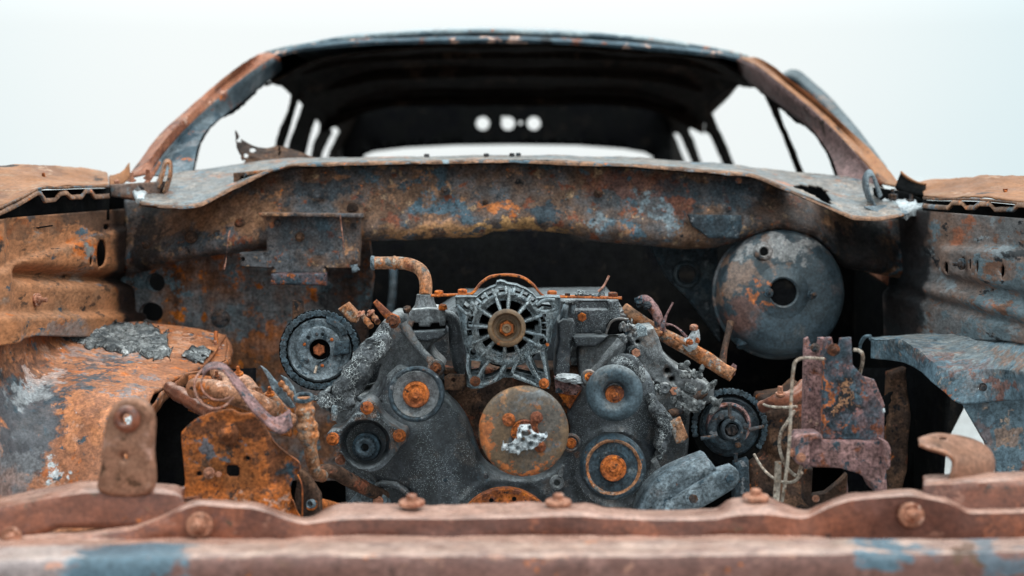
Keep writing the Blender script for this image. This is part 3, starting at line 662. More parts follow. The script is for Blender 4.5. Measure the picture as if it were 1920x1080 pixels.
# the door frame that stands ajar on the right
sheet('door_frame', [[(1468, 148, 3.9), (1480, 137, 3.9), (1502, 140, 3.88), (1531, 165, 3.8), (1570, 204, 3.7), (1624, 270, 3.5), (1660, 320, 3.35)],
                     [(1462, 158, 3.86), (1478, 148, 3.86), (1498, 158, 3.84), (1522, 180, 3.76), (1560, 220, 3.66), (1610, 280, 3.46), (1645, 325, 3.31)]], 'booster_steel', car, nu=50, nv=3, thick=.02, amp=.002)
# boot lid standing open behind the rear window, with three lamp holes
lid_b = [(676, 335), (678, 297), (684, 290), (700, 284), (760, 277), (850, 272.5), (960, 271), (1080, 272.5), (1170, 279), (1210, 286), (1224, 294), (1228, 335)]
casting('boot_lid', [(645, 130), (700, 115), (1200, 115), (1258, 130), (1262, 345), (1228, 345)] + lid_b[::-1] + [(676, 345), (640, 345)], 6.0, 'soot', car, depth=.03,
        holes=[circ(905, 231, 12.5), circ(952.5, 231, 12.5), circ(1001, 231, 12.5), circ(976, 230, 3.5), circ(943, 221, 3)], rnd=2, step=22, h=lambda x, y: 10 - 10 * ((x - 950) / 400) ** 2)
# cabin floor and lower doors keep the inside closed
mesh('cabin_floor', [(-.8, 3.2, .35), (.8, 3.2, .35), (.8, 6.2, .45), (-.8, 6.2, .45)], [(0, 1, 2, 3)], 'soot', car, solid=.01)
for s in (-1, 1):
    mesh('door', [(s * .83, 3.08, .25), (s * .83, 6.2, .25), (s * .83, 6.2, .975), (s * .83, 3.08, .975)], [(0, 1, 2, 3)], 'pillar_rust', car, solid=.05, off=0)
# cowl
lip = [(262, 380, 2.76), (300, 386, 2.73), (345, 389, 2.72), (378, 383, 2.73), (440, 350, 2.78), (500, 322, 2.80), (545, 309, 2.80), (700, 305, 2.80), (960, 301, 2.80), (1200, 310, 2.80), (1410, 328, 2.80), (1440, 339, 2.79), (1520, 374, 2.75), (1600, 408, 2.72), (1650, 410, 2.72), (1695, 402, 2.75)]
bk = [(300, 332, 3.03), (330, 326, 3.05), (360, 322, 3.06), (385, 318, 3.07), (450, 309, 3.08), (500, 302, 3.08), (560, 298, 3.08), (690, 295.5, 3.08), (960, 292, 3.08), (1200, 297, 3.08), (1390, 312, 3.08), (1450, 319, 3.08), (1520, 325, 3.07), (1580, 332, 3.06), (1620, 336, 3.05), (1650, 342, 3.03)]
cowl = sheet('cowl', [bk, lip], 'cowl_paint', car, nu=240, nv=24, thick=.003, amp=.003, ns=9, lin=True,
             polys=[[(1478, 349), (1500, 345), (1543, 350), (1556, 363), (1566, 389), (1540, 378), (1508, 361)]])
lip1 = [(x, y + 1, Y - .004) for x, y, Y in lip]; lip2 = [(x, y + 3, Y - .006) for x, y, Y in lip]
sheet('cowl_lip', [[(x, y - 2, Y + .008) for x, y, Y in lip], lip1, lip2, [(x, y + 3.2, Y + .05) for x, y, Y in lip]], 'lip_rust', cowl, nu=200, nv=2, thick=.003, amp=.0015, ns=20, lin=True, seed=3)
casting('cowl_flap', [(437, 324), (500, 318), (506, 324), (452, 330), (446, 345), (438, 346)], 2.86, 'lip_rust', cowl, depth=.03, rnd=1.5, step=4)
casting('slot_shade', [(449, 332), (500, 327), (490, 336), (452, 345)], 2.868, 'soot', cowl, depth=.01, rnd=0, step=5)  # flat dark piece painted in for the shaded gap under the flap
for x, y in ((800, 293), (912, 292), (960, 291.5), (972, 291)):
    bolt(x, y, 2.98, 5, cowl, 'dark_bolt', 'hex', axis=(0, -.1, 1), name='clip')
# upper firewall
up0 = [(232, 374), (300, 384), (345, 391), (380, 386), (440, 354), (500, 326), (545, 313), (700, 309), (960, 305), (1200, 314), (1410, 332), (1440, 342), (1600, 412), (1650, 413), (1745, 405)]
dn = [(234, 515), (290, 503), (346, 486), (417, 475), (501, 465), (600, 457), (678, 450), (760, 449), (820, 445), (900, 443), (926, 431), (1000, 431), (1068, 436), (1103, 449), (1280, 465), (1340, 464), (1400, 445), (1460, 430), (1530, 445), (1580, 500), (1650, 514), (1745, 532)]
def my(pts, x): return float(np.interp(x, [p[0] for p in pts], [p[1] for p in pts]))
xs = sorted(set([p[0] for p in up0 + dn] + list(range(240, 1740, 40)))); xs = [x for x in xs if 234 <= x <= 1745]
def rl(f, Y, dy=0): return [(x, my(up0, x) * (1 - f) + my(dn, x) * f + dy, Y + .10 * max(0, (abs(x - 960) - 560) / 200)) for x in xs]
fw = sheet('upper_firewall', [rl(0, 2.87), rl(.25, 2.85), rl(.55, 2.83), rl(.82, 2.81), rl(.96, 2.825), rl(1.0, 2.86), rl(1.0, 2.97, -6)], 'panel_paint', car, nu=230, nv=7, thick=.004, amp=.002, ns=7, xmode=True, smooth_v=True,
           holes=[(326, 420, 5, 5), (453, 367, 5, 4.5), (571, 327, 5, 3), (838, 320, 5, 3), (560, 393, 4, 4), (716, 393, 5, 5), (1000, 520, 1, 1)])
casting('hinge_pillar', [(196, 352), (244, 345), (246, 420), (196, 420)], 3.03, 'soot', car, depth=.01, rnd=0, step=15)
casting('hinge_pillar', [(1690, 352), (1738, 366), (1740, 420), (1690, 420)], 3.03, 'soot', car, depth=.01, rnd=0, step=15)
for x, y, r in ((596, 365, 11), (661, 391, 11), (835, 357, 9), (1122, 362, 9), (690, 392, 6), (358, 444, 12), (408, 440, 9), (450, 419, 10), (274, 459, 8), (470, 450, 9), (1385, 338, 6), (1180, 335, 5), (1366, 391, 6), (910, 380, 6)):
    bolt(x, y, 2.825, r, fw, random.choice(('block_rust', 'dark_bolt', 'panel_paint')), random.choice(('flange', 'stud')) if r > 7 else 'flange')
casting('patch_plate', [(1290, 402), (1390, 404), (1392, 425), (1385, 447), (1330, 446), (1300, 425)], 2.795, 'pulley_dark', fw, depth=.02, rnd=2)
# module bracket bolted to the firewall
mb = casting('module_bracket', [(487, 402), (676, 405), (676, 420), (672, 500), (664, 503), (612, 503), (612, 512), (507, 512), (512, 503), (452, 500), (449, 474), (500, 472), (500, 440), (494, 415)], 2.78, 'panel_paint', car, depth=.035, rnd=2,
             h=lambda x, y: (6 if y > 472 else 0), amp=.002, holes=[circ(456, 486, 3)])
casting('top_flange', [(484, 399), (678, 401), (678, 408), (560, 406), (486, 406)], 2.745, 'panel_paint', mb, depth=.07, rnd=1.5)
casting('foot_flange', [(507, 514), (525, 512), (611, 512), (611, 536), (507, 534)], 2.755, 'bracket_paint', mb, depth=.03, rnd=4)
for x, y, r in ((663, 491, 8), (520, 418, 7), (562, 444, 9), (663, 424, 6), (600, 480, 4)): bolt(x, y, 2.775, r, mb, 'block_rust' if r > 7 else 'dark_bolt')
casting('hanging_lug', [(656, 498), (671, 496), (672, 508), (663, 512)], 2.77, 'bracket_alloy', mb, depth=.012, rnd=2, jag=2)
# lower firewall, tunnel and wheel houses
def lf_h(x, y):
    h = 0
    if 318 < x < 330: h -= 8
    if x > 376 and y > 543: h += 7 * min(1, (x - 376) / 10, (y - 543) / 10)
    if 236 < x < 316 and 495 < y < 620: h -= 3
    return h
lf = casting('lower_firewall', [(222, 440), (690, 430), (700, 520), (672, 780), (640, 900), (222, 900)], 2.97, 'firewall_paint', car, depth=.03, rnd=1, step=9, h=lf_h, amp=.004, ns=9, holes=[circ(291, 530, 18), circ(283, 586, 23, 19)])
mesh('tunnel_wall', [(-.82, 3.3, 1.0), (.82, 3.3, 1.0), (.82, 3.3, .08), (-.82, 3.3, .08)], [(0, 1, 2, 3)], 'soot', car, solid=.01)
lathe('stud_knob', 413, 597, 2.84, [(0, 8), (6, 8), (8, 6), (11, 5), (14, 2), (18, 0), (18, -5), (10, -10), (8, -30)], 'dark_bolt', lf, seg=20)
tube('steering_column', [(738, 500, 3.2), (735, 560, 3.1), (720, 640, 3.0)], 8, 'pulley_dark', car)
rf = casting('pedal_panel', [(1215, 455), (1345, 455), (1350, 640), (1320, 600), (1290, 560), (1250, 520)], 3.05, 'pulley_dark', car, depth=.03, rnd=2, holes=[circ(1290, 514, 17, 22)], h=lambda x, y: 0)
lathe('grommet', 1288, 514, 3.05, [(17, -10), (17, 4), (20, 7), (25, 5), (27, 0), (27, -6)], 'booster_steel', rf, seg=32)
for s in (-1, 1):
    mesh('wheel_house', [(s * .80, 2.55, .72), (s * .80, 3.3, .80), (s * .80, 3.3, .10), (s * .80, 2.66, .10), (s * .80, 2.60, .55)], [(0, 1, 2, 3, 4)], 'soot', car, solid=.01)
# inner aprons
def apron(s, mat):
    zs = np.linspace(.938, .69, 60); ys = np.linspace(1.9, 3.0, 120); vs = []; fs = []
    for z_ in zs:
        for y in ys:
            d = 0.0
            bot = float(np.interp(y, [2.0, 2.3, 2.55, 2.8], [.755, .745, .715, .69])) if s < 0 else float(np.interp(y, [2.0, 2.25, 2.45, 2.6, 2.9], [.755, .742, .722, .70, .66]))
            z = .938 + (z_ - .938) * (bot - .938) / (.69 - .938)
            if s < 0:
                d += .009 / (1 + math.exp(-(.868 + .02 * (y - 2.3) / .4 - z) * 900))
                gz = .846 - .085 * (y - 2.3); d -= .030 * math.exp(-((z - gz) / .012) ** 2) * (1 / (1 + math.exp(-(y - 2.27) * 80)))
                d += .016 / (1 + math.exp(-(.772 - .09 * (y - 2.37) - z) * 500))
                d += .02 * math.exp(-((y - 2.16) / .06) ** 2)
            else:
                t = .880 + .006 * math.sin(y * 9)
                inn = 1 / (1 + math.exp(-(t - z) * 500)) * 1 / (1 + math.exp(-(2.62 - y) * 70)) * 1 / (1 + math.exp(-(z - .825) * 400))
                d += .015 * inn
                d += .016 * math.exp(-((z - .790) / .014) ** 2) * 1 / (1 + math.exp(-(2.75 - y) * 40))
                d += .012 / (1 + math.exp(-(.765 - z) * 400))
            d += .003 * nz((y, z, s), 7)
            vs.append(Vector((s * (.80 - d), y, z)))
    hl = [(2.733, .8565, .036, .027), (2.66, .846, .011, .010), (2.40, .862, .004, .004), (2.52, .845, .004, .004), (2.62, .838, .004, .004), (2.80, .905, .02, .006)] if s < 0 else [(2.565, .839, .014, .012), (2.47, .853, .011, .012), (2.43, .853, .007, .012), (2.385, .853, .008, .012), (2.27, .852, .009, .014), (2.275, .823, .005, .006), (2.41, .838, .004, .004)]
    ins = set(); nu = len(ys)
    for k, v in enumerate(vs):
        for (hy, hz, ry, rz) in hl:
            e = math.hypot((v.y - hy) / ry, (v.z - hz) / rz)
            if e < 1.15:
                ins.add(k)
                if e > .2: v.y = hy + (v.y - hy) / e * 1.0; v.z = hz + (v.z - hz) / e * 1.0
    for j in range(len(zs) - 1):
        for i in range(nu - 1):
            f = (j * nu + i, j * nu + i + 1, (j + 1) * nu + i + 1, (j + 1) * nu + i)
            if all(k in ins for k in f): continue
            fs.append(f)
    return mesh('inner_apron', vs, fs, mat, car, sharp=60, solid=.003)
al = apron(-1, 'apron_rust'); ar = apron(1, 'apron_dark')
mesh('outer_skin', [(-.98, 1.7, .3), (-.98, 3.1, .3), (-.98, 3.1, .93), (-.98, 1.7, .93)], [(0, 1, 2, 3)], 'fender_rust', car, solid=.004)
mesh('outer_skin', [(.98, 2.75, .66), (.98, 3.1, .66), (.98, 3.1, .93), (.98, 2.75, .93)], [(0, 1, 2, 3)], 'fender_rust', car, solid=.004)
for s_ in (-1, 1):
    mesh('dark_backing', [(s_ * .865, 1.95, .70), (s_ * .865, 3.06, .66), (s_ * .865, 3.06, .945), (s_ * .865, 1.95, .945)], [(0, 1, 2, 3)], 'soot', car, solid=.004)  # added dark sheet behind each apron, so its holes read as shade
bolt(0, 0, 0, .011, al, 'pink_bolt', 'stud', axis=(1, -.3, 0), world=Vector((-.785, 2.345, .800)), k=1)
bolt(0, 0, 0, .010, ar, 'dark_bolt', 'stud', axis=(-1, -.3, 0), world=Vector((.775, 2.45, .853)), k=1)
# crumpled bracket on the left apron
tube('bent_clip', [(40, 393, 2.42), (42, 410, 2.40), (55, 424, 2.40), (68, 412, 2.42), (70, 395, 2.44)], [5, 6, 6, 6, 5], 'apron_dark', car)
tube('clip_wire', [(36, 412, 2.38), (58, 427, 2.38), (98, 423, 2.44)], 1.4, 'soot', car)
# ------------------------------------------------------------------ fenders, hinges
def fender(ridge, mid, edge, gap, wave, mat):
    edge = [(x, y, Y * .955) for x, y, Y in edge]; wave = [(x, y, Y * .955) for x, y, Y in wave]; mid = [(x, y, Y * .98) for x, y, Y in mid]
    f = sheet('fender', [[(x, y + 26, Y + .16) for x, y, Y in ridge], ridge, mid, edge], mat, car, nu=110, nv=8, thick=.003, amp=.004, ns=6, smooth_v=False)
    sheet('fender_lip', [edge, [(x, y + 5, Y + .0) for x, y, Y in edge]], 'lip_rust', f, nu=90, nv=2, thick=.003, amp=.001)
    sheet('flange_strip', [wave, [(x, y + 4, Y - .01) for x, y, Y in wave], [(x, y + 8, Y - .012) for x, y, Y in wave]], 'lip_rust', f, nu=160, nv=2, thick=.004, amp=.0015, ns=20, lin=True)
    sheet('under_skirt', [[(x, my2(edge, x) + 6, Y + .05) for x, y, Y in wave], [(x, 412, Y + .05) for x, y, Y in wave]], 'soot', f, nu=60, nv=3, thick=.003, amp=.001)
    return f
def my2(pts, x): return float(np.interp(x, [p[0] for p in pts], [p[1] for p in pts]))
fl = fender([(-120, 313, 2.40), (-60, 312, 2.48), (0, 313, 2.6), (60, 312, 2.72), (110, 315, 2.83), (160, 319, 2.94), (200, 323, 3.03)],
            [(-120, 356, 2.22), (-60, 352, 2.31), (0, 347, 2.42), (60, 340, 2.56), (110, 339, 2.7), (160, 340, 2.83), (203, 341, 2.96)],
            [(-120, 430, 2.0), (-60, 408, 2.14), (0, 387, 2.28), (35, 371, 2.38), (76, 351, 2.5), (106, 350, 2.6), (150, 348, 2.74), (204, 347, 2.9)], None,
            [(-60, 418, 2.14), (0, 396, 2.28), (35, 379, 2.38), (70, 358, 2.48), (77, 360, 2.5), (84, 373, 2.53), (103, 371, 2.6), (112, 360, 2.63), (124, 358, 2.66), (134, 366, 2.69), (152, 366, 2.73), (160, 355, 2.76), (170, 355, 2.8), (177, 366, 2.82), (204, 364, 2.9)], 'fender_rust')
fr = fender([(1722, 341, 3.05), (1750, 338, 3.0), (1790, 335, 2.9), (1850, 332, 2.76), (1920, 332, 2.62), (2000, 332, 2.45)],
            [(1730, 356, 2.98), (1790, 353, 2.84), (1850, 352, 2.68), (1920, 354, 2.52), (2000, 358, 2.36)],
            [(1732, 369, 2.92), (1760, 371, 2.82), (1800, 371, 2.68), (1840, 372, 2.55), (1870, 375, 2.46), (1920, 380, 2.32), (2000, 392, 2.15)], None,
            [(1732, 382, 2.9), (1752, 385, 2.82), (1779, 386, 2.73), (1788, 377, 2.71), (1804, 377, 2.66), (1812, 386, 2.64), (1828, 386, 2.58), (1836, 379, 2.56), (1856, 379, 2.5), (1867, 390, 2.47), (1900, 389, 2.38), (1909, 381, 2.35), (1930, 382, 2.3), (2000, 392, 2.13)], 'fender_rust')
bolt(83, 336, 2.62, 8, fl, 'rust_bolt', 'stud', axis=(0, -.5, 1)); bolt(1885, 368, 2.42, 7, fr, 'rust_bolt', 'stud', axis=(0, -.1, 1))
tube('pin', [(1885, 370, 2.43), (1885, 360, 2.43), (1885, 354, 2.43)], [3, 2.5, 5], 'rust_bolt', fr)
sheet('torn_end', [[(205, 329, 2.96), (222, 325, 2.98), (234, 316, 3.0), (242, 305, 3.02)], [(206, 350, 2.92), (222, 349, 2.95), (236, 342, 2.98), (244, 332, 3.0)]], 'fender_rust', fl, nu=20, nv=5, thick=.005, amp=.002, ragged=.004)
sheet('torn_end', [[(1690, 323, 2.99), (1702, 334, 2.97), (1719, 342, 2.95), (1736, 346, 2.92)], [(1678, 352, 2.96), (1700, 362, 2.94), (1718, 366, 2.92), (1733, 368, 2.89)]], 'soot', fr, nu=20, nv=5, thick=.005, amp=.002)
sheet('torn_rim', [[(1689, 321, 2.98), (1702, 331, 2.96), (1719, 340, 2.94), (1737, 344, 2.91)], [(1690, 325, 2.985), (1702, 336, 2.965), (1719, 344, 2.945), (1736, 348, 2.915)]], 'fender_rust', fr, nu=20, nv=2, thick=.003)
# bonnet hinges with molten white metal on them
def slag_sheet(name, outline, Y0, Y1, ya, yb, mat, parent, seed, amp=.004):
    return casting(name, outline, 2.9, mat, parent, depth=.012, rnd=3, step=4, jag=2.5, amp=amp, ns=60, seed=seed, unproj=lambda x, y: P(x, y, Y0 + (Y1 - Y0) * (y - ya) / (yb - ya)), back=Vector((0, .35, -1)).normalized())
hl_ = casting('hinge', [(205, 346), (300, 340), (306, 352), (290, 372), (262, 376), (232, 372), (208, 368)], 2.84, 'apron_dark', car, depth=.05, rnd=3, amp=.003)
sheet('hinge_strap', [[(292, 352, 2.86), (300, 326, 2.88), (308, 303, 2.9), (316, 299, 2.9), (322, 308, 2.9), (322, 330, 2.88), (312, 360, 2.86)], [(298, 354, 2.83), (306, 330, 2.83), (311, 309, 2.84), (315, 306, 2.84), (318, 312, 2.84), (316, 332, 2.83), (306, 362, 2.83)]], 'pipe_rust', hl_, nu=40, nv=3, thick=.004)
sheet('hinge_strap', [[(268, 345, 2.9), (284, 322, 2.93), (298, 302, 2.95)], [(276, 348, 2.9), (290, 328, 2.93), (302, 306, 2.95)]], 'pillar_rust', hl_, nu=16, nv=3, thick=.004)
for x, y in ((247, 338), (277, 333)): bolt(x, y, 2.88, 8, hl_, 'pink_bolt', 'stud', axis=(0, -.1, 1), name='stud')
tube('stud', [(247, 342, 2.87), (247, 324, 2.87)], 4, 'pink_bolt', hl_); tube('stud', [(277, 338, 2.87), (277, 318, 2.87)], 4, 'pink_bolt', hl_)
bolt(219, 342, 2.85, 5, hl_, 'pink_bolt', 'hex', axis=(0, -.3, 1))
slag_sheet('hinge_slag', [(226, 345), (250, 342), (275, 345), (298, 341), (300, 346), (280, 350), (274, 360), (268, 372), (256, 371), (252, 360), (236, 352)], 2.88, 2.80, 342, 372, 'melted_alloy', hl_, 3)
hr_ = casting('hinge', [(1648, 352), (1700, 360), (1740, 378), (1750, 402), (1720, 408), (1680, 398), (1652, 380)], 2.86, 'soot', car, depth=.05, rnd=3, amp=.003)
sheet('hinge_strap', [[(1640, 392, 2.84), (1624, 368, 2.85), (1618, 340, 2.86), (1624, 322, 2.87), (1634, 320, 2.87), (1644, 340, 2.87), (1654, 366, 2.86)], [(1650, 396, 2.81), (1634, 372, 2.81), (1628, 344, 2.81), (1630, 332, 2.82), (1636, 332, 2.82), (1640, 346, 2.82), (1650, 372, 2.82)]], 'bracket_alloy', hr_, nu=40, nv=3, thick=.004)
sheet('hinge_strap', [[(1660, 385, 2.82), (1680, 394, 2.8), (1700, 396, 2.8)], [(1620, 388, 2.78), (1660, 404, 2.76), (1705, 402, 2.78)]], 'bracket_alloy', hr_, nu=20, nv=4, thick=.003, amp=.003)
slag_sheet('hinge_slag', [(1652, 372), (1672, 362), (1690, 366), (1712, 374), (1732, 382), (1726, 392), (1708, 396), (1700, 402), (1690, 398), (1682, 388), (1660, 382)], 2.88, 2.80, 362, 402, 'melted_alloy', hr_, 5)
for x, y in ((1674, 368), (1708, 378)):
    bolt(x, y + 3, 2.86, 9, hr_, 'dark_bolt', 'hex', axis=(0, -.1, 1)); tube('stud', [(x, y, 2.86), (x, y - 14, 2.86)], 3.5, 'dark_bolt', hr_)
# ------------------------------------------------------------------ strut towers
tl = sheet('strut_tower', [[(-90, 622, 2.03), (-90, 665, 2.0), (-90, 740, 1.98), (-90, 860, 1.97), (-90, 1010, 1.96)],
                           [(60, 613, 2.375), (36, 655, 2.30), (12, 730, 2.20), (0, 850, 2.12), (0, 1010, 2.10)],
                           [(200, 605, 2.75), (160, 652, 2.52), (120, 705, 2.33), (100, 790, 2.20), (98, 1010, 2.12)],
                           [(308, 612, 2.75), (272, 668, 2.52), (226, 712, 2.34), (202, 775, 2.21), (195, 1010, 2.12)],
                           [(424, 632, 2.75), (384, 684, 2.52), (318, 722, 2.36), (276, 775, 2.24), (268, 1010, 2.15)]], 'tower_rust', car, nu=90, nv=14, thick=.006, amp=.007, ns=7, smooth_v=True,
           holes=[(352, 629, 11, 5), (86, 706, 14, 3)])
sheet('tower_flange', [[(424, 632, 2.75), (427, 652, 2.66), (426, 678, 2.56), (400, 690, 2.50), (347, 700, 2.42), (337, 712, 2.40), (303, 736, 2.32), (276, 775, 2.24)],
                       [(432, 642, 2.77), (436, 660, 2.69), (434, 684, 2.6), (404, 700, 2.54), (352, 716, 2.46), (342, 724, 2.43), (310, 750, 2.36), (284, 790, 2.29)]], 'tower_rust', tl, nu=50, nv=3, thick=.003, amp=.004, ns=14, lin=True)
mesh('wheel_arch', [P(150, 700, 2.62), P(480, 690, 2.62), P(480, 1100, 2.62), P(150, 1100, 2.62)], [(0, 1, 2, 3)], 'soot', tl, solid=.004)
casting('torn_gusset', [(384, 640), (424, 634), (430, 672), (402, 684), (372, 664)], 2.62, 'tower_rust', tl, depth=.005, rnd=1.5, amp=.004, ns=20, jag=1, unproj=lambda x, y: P(x, y, 2.745 - (y - 632) * .0035))
bolt(405, 652, 2.66, 9, tl, 'pink_bolt', 'stud', axis=(0, -.4, 1), name='stud'); tube('stud', [(405, 654, 2.66), (405, 622, 2.68)], 4, 'rust_bolt', tl)
for sl in range(7):
    y0 = 742 + sl * 3
lathe('hole_collar', 352, 629, 2.68, [(11, 0), (12, 2), (14, 1), (15, -2)], 'tower_rust', tl, axis=(0, -.35, 1), seg=20)

tr = sheet('strut_tower', [[(1629, 633, 2.62), (1700, 629, 2.62), (1760, 626, 2.60), (1840, 624, 2.44), (1920, 626, 2.24), (2010, 632, 2.05)],
                           [(1632, 634, 2.55), (1691, 641, 2.43), (1736, 667, 2.34), (1776, 697, 2.27), (1866, 694, 2.20), (1990, 702, 1.98)],
                           [(1633, 672, 2.55), (1700, 681, 2.42), (1736, 703, 2.33), (1770, 735, 2.26), (1803, 756, 2.22), (1890, 751, 2.17), (2010, 752, 1.95)]], 'tower_blue', car, nu=110, nv=16, thick=.004, amp=.005, ns=8,
           holes=[(1760, 640, 9, 2), (1850, 650, 6, 2), (1838, 728, 6, 4)])
lathe('rolled_edge', 1630, 650, 2.55, [(0, 0)], 'tower_blue', tr) if False else tube('rolled_edge', [(1612, 662, 2.60), (1614, 644, 2.58), (1622, 632, 2.56), (1633, 630, 2.55)], [2, 3, 4, 3], 'tower_blue', tr)
bolt(1809, 631, 2.64, 6, tr, 'pink_bolt', 'flange', axis=(0, -.2, 1)); bolt(1843, 726, 2.19, 8, tr, 'dark_bolt', 'flange')
casting('tower_leg', [(1806, 758), (1890, 750), (2010, 752), (2010, 1010), (1872, 1010), (1869, 884), (1848, 830)], 2.22, 'tower_blue', tr, depth=.01, rnd=2, step=14, amp=.006, ns=10)
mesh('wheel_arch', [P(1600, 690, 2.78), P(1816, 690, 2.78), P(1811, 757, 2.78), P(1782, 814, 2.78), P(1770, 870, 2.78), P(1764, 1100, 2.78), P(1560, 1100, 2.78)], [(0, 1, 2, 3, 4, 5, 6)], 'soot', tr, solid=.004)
casting('arch_liner', [(1668, 700), (1700, 690), (1708, 780), (1702, 880), (1690, 930), (1662, 930), (1664, 800)], 2.66, 'block_rust', tr, depth=.03, rnd=6, amp=.006)
casting('splash_guard', [(1640, 752), (1676, 735), (1668, 760), (1660, 800), (1650, 790)], 2.5, 'soot', tr, depth=.01, rnd=2, jag=2)
# ------------------------------------------------------------------ radiator support and bumper beam across the front
A0 = [(-120, 1012), (0, 1006), (150, 994), (250, 984), (300, 968), (340, 947), (371, 936), (420, 939), (472, 941), (500, 948), (530, 961), (568, 973), (588, 970), (605, 958), (630, 949), (660, 947), (833, 948), (1000, 947), (1100, 948), (1130, 955), (1240, 957), (1350, 957), (1362, 940), (1391, 936), (1441, 935), (1475, 948), (1494, 956), (1512, 961), (1535, 950), (1558, 939), (1593, 927), (1650, 922), (1709, 918), (1744, 925), (1780, 932), (1800, 944), (1816, 953), (1920, 951), (2040, 950)]
A1 = [(-120, 1022), (0, 1017), (150, 1003), (250, 992), (300, 976), (340, 956), (371, 945), (420, 949), (472, 952), (500, 959), (530, 971), (568, 982), (588, 980), (605, 977), (630, 974), (660, 973), (833, 972), (1000, 970), (1100, 968), (1130, 971), (1240, 974), (1350, 975), (1362, 970), (1391, 965), (1441, 964), (1475, 969), (1494, 971), (1512, 971), (1535, 960), (1558, 949), (1593, 937), (1650, 932), (1709, 928), (1744, 935), (1780, 943), (1800, 954), (1816, 962), (1920, 960), (2040, 959)]
A2 = [(x, 1006 if 560 < x < 1540 else 1012) for x, y in A0]
A3 = [(x, 1030) for x, y in A0]
sup = sheet('radiator_support', [[(x, y + 22, 1.80) for x, y in A0], [(x, y, 1.79) for x, y in A0], [(x, y - 3, 1.722) for x, y in A1], [(x, y + 3, 1.712) for x, y in A1], [(x, y, 1.705) for x, y in A2], [(x, y, 1.62) for x, y in A3]], 'support_rust', car, nu=260, nv=4, thick=.003, amp=.003, ns=8, xmode=True)
B0 = [(x, y) for x, y in ((-120, 948), (0, 935), (60, 924), (110, 914), (159, 906), (240, 905), (300, 906), (335, 911), (346, 918))]
sheet('end_plate', [[(x, y + 10, 1.86) for x, y in B0], [(x, y, 1.84) for x, y in B0], [(x, y + 13, 1.775) for x, y in B0], [(x, y + 20, 1.765) for x, y in B0], [(x, 1010 if x < 100 else 990, 1.75) for x, y in B0]], 'support_rust', sup, nu=80, nv=5, thick=.003, amp=.003, ns=8, xmode=True, seed=3)
C0 = [(1731, 894), (1760, 892), (1800, 891), (1860, 889), (1920, 887), (2040, 884)]
sheet('end_plate', [[(x, y + 10, 1.86) for x, y in C0], [(x, y, 1.84) for x, y in C0], [(x, y + 11, 1.775) for x, y in C0], [(x, y + 18, 1.765) for x, y in C0], [(x, 965, 1.75) for x, y in C0]], 'support_rust', sup, nu=60, nv=5, thick=.003, amp=.003, ns=8, xmode=True, seed=5)
tube('notch_lip', [(345, 915, 1.84), (335, 928, 1.82), (345, 937, 1.80), (372, 932, 1.78)], [3, 4, 4, 2], 'support_rust', sup)
tube('notch_lip', [(1733, 895, 1.82), (1744, 908, 1.80), (1742, 922, 1.79), (1730, 926, 1.78)], [3, 4, 4, 2], 'support_rust', sup)
beam = sheet('bumper_beam', [[(x, 1040, 1.62) for x in (-120, 960, 2040)], [(x, y, 1.575) for x, y in ((-120, 1030), (300, 1022), (960, 1019), (1500, 1016), (2040, 1008))], [(x, y, 1.53) for x, y in ((-120, 1046), (300, 1034), (960, 1031), (1500, 1028), (2040, 1020))],
                             [(x, y, 1.500) for x, y in ((-120, 1062), (300, 1047), (960, 1043), (1500, 1040), (2040, 1032))], [(x, y, 1.493) for x, y in ((-120, 1072), (300, 1057), (960, 1053), (1500, 1050), (2040, 1043))], [(x, 1078, 1.490) for x in (-120, 960, 2040)], [(x, 1130, 1.489) for x in (-120, 960, 2040)], [(x, 1190, 1.50) for x in (-120, 960, 2040)]], 'beam_rust', car, nu=160, nv=5, thick=.004, amp=.003, ns=7, smooth_v=True)
for x, y, Y in ((772, 957, 1.762), (1047, 956, 1.762), (1417, 947, 1.766)):
    c_ = P(x, y, Y) + Vector((0, 0, .009)); bolt(x, y, Y, 25, sup, 'pink_bolt', 'washer', axis=(0, -.06, 1), world=c_); tube('bolt_shank', [(x, y - 10, Y), (x, y - 24, Y)], [8, 7.5, 9], 'pink_bolt', sup)
for x, y, r in ((374, 985, 25), (20, 1008, 20), (1709, 966, 24)): bolt(x, y, 1.70, r, sup, 'pink_bolt', 'stud', name='bolt')
for x, y, r in ((1018, 994, 6), (860, 958, 10)): pass
tb = casting('latch_tab', [(186, 926), (188, 870), (194, 805), (204, 772), (224, 752), (250, 747), (274, 757), (288, 785), (286, 840), (281, 926)], 1.76, 'tab_rust', sup, depth=.012, rnd=9, step=8, smooth=True, holes=[circ(237, 786, 10, 14), circ(232, 858, 4, 6)], amp=.002)
lathe('tab_collar', 237, 786, 1.752, [(10, -6), (11, 4), (15, 7), (21, 5), (25, 0), (26, -4)], 'support_rust', tb, seg=28)
hk = sheet('hood_hook', [[(1722, 826, 1.82), (1744, 817, 1.84), (1775, 816, 1.86), (1812, 822, 1.87), (1846, 838, 1.86), (1862, 862, 1.85), (1860, 900, 1.84)], [(1724, 834, 1.79), (1744, 842, 1.79), (1766, 850, 1.79), (1784, 862, 1.79), (1786, 876, 1.79), (1782, 890, 1.79), (1780, 904, 1.79)]], 'tab_rust', sup, nu=40, nv=8, thick=.004, amp=.002, holes=[(1768, 824, 12, 3)])
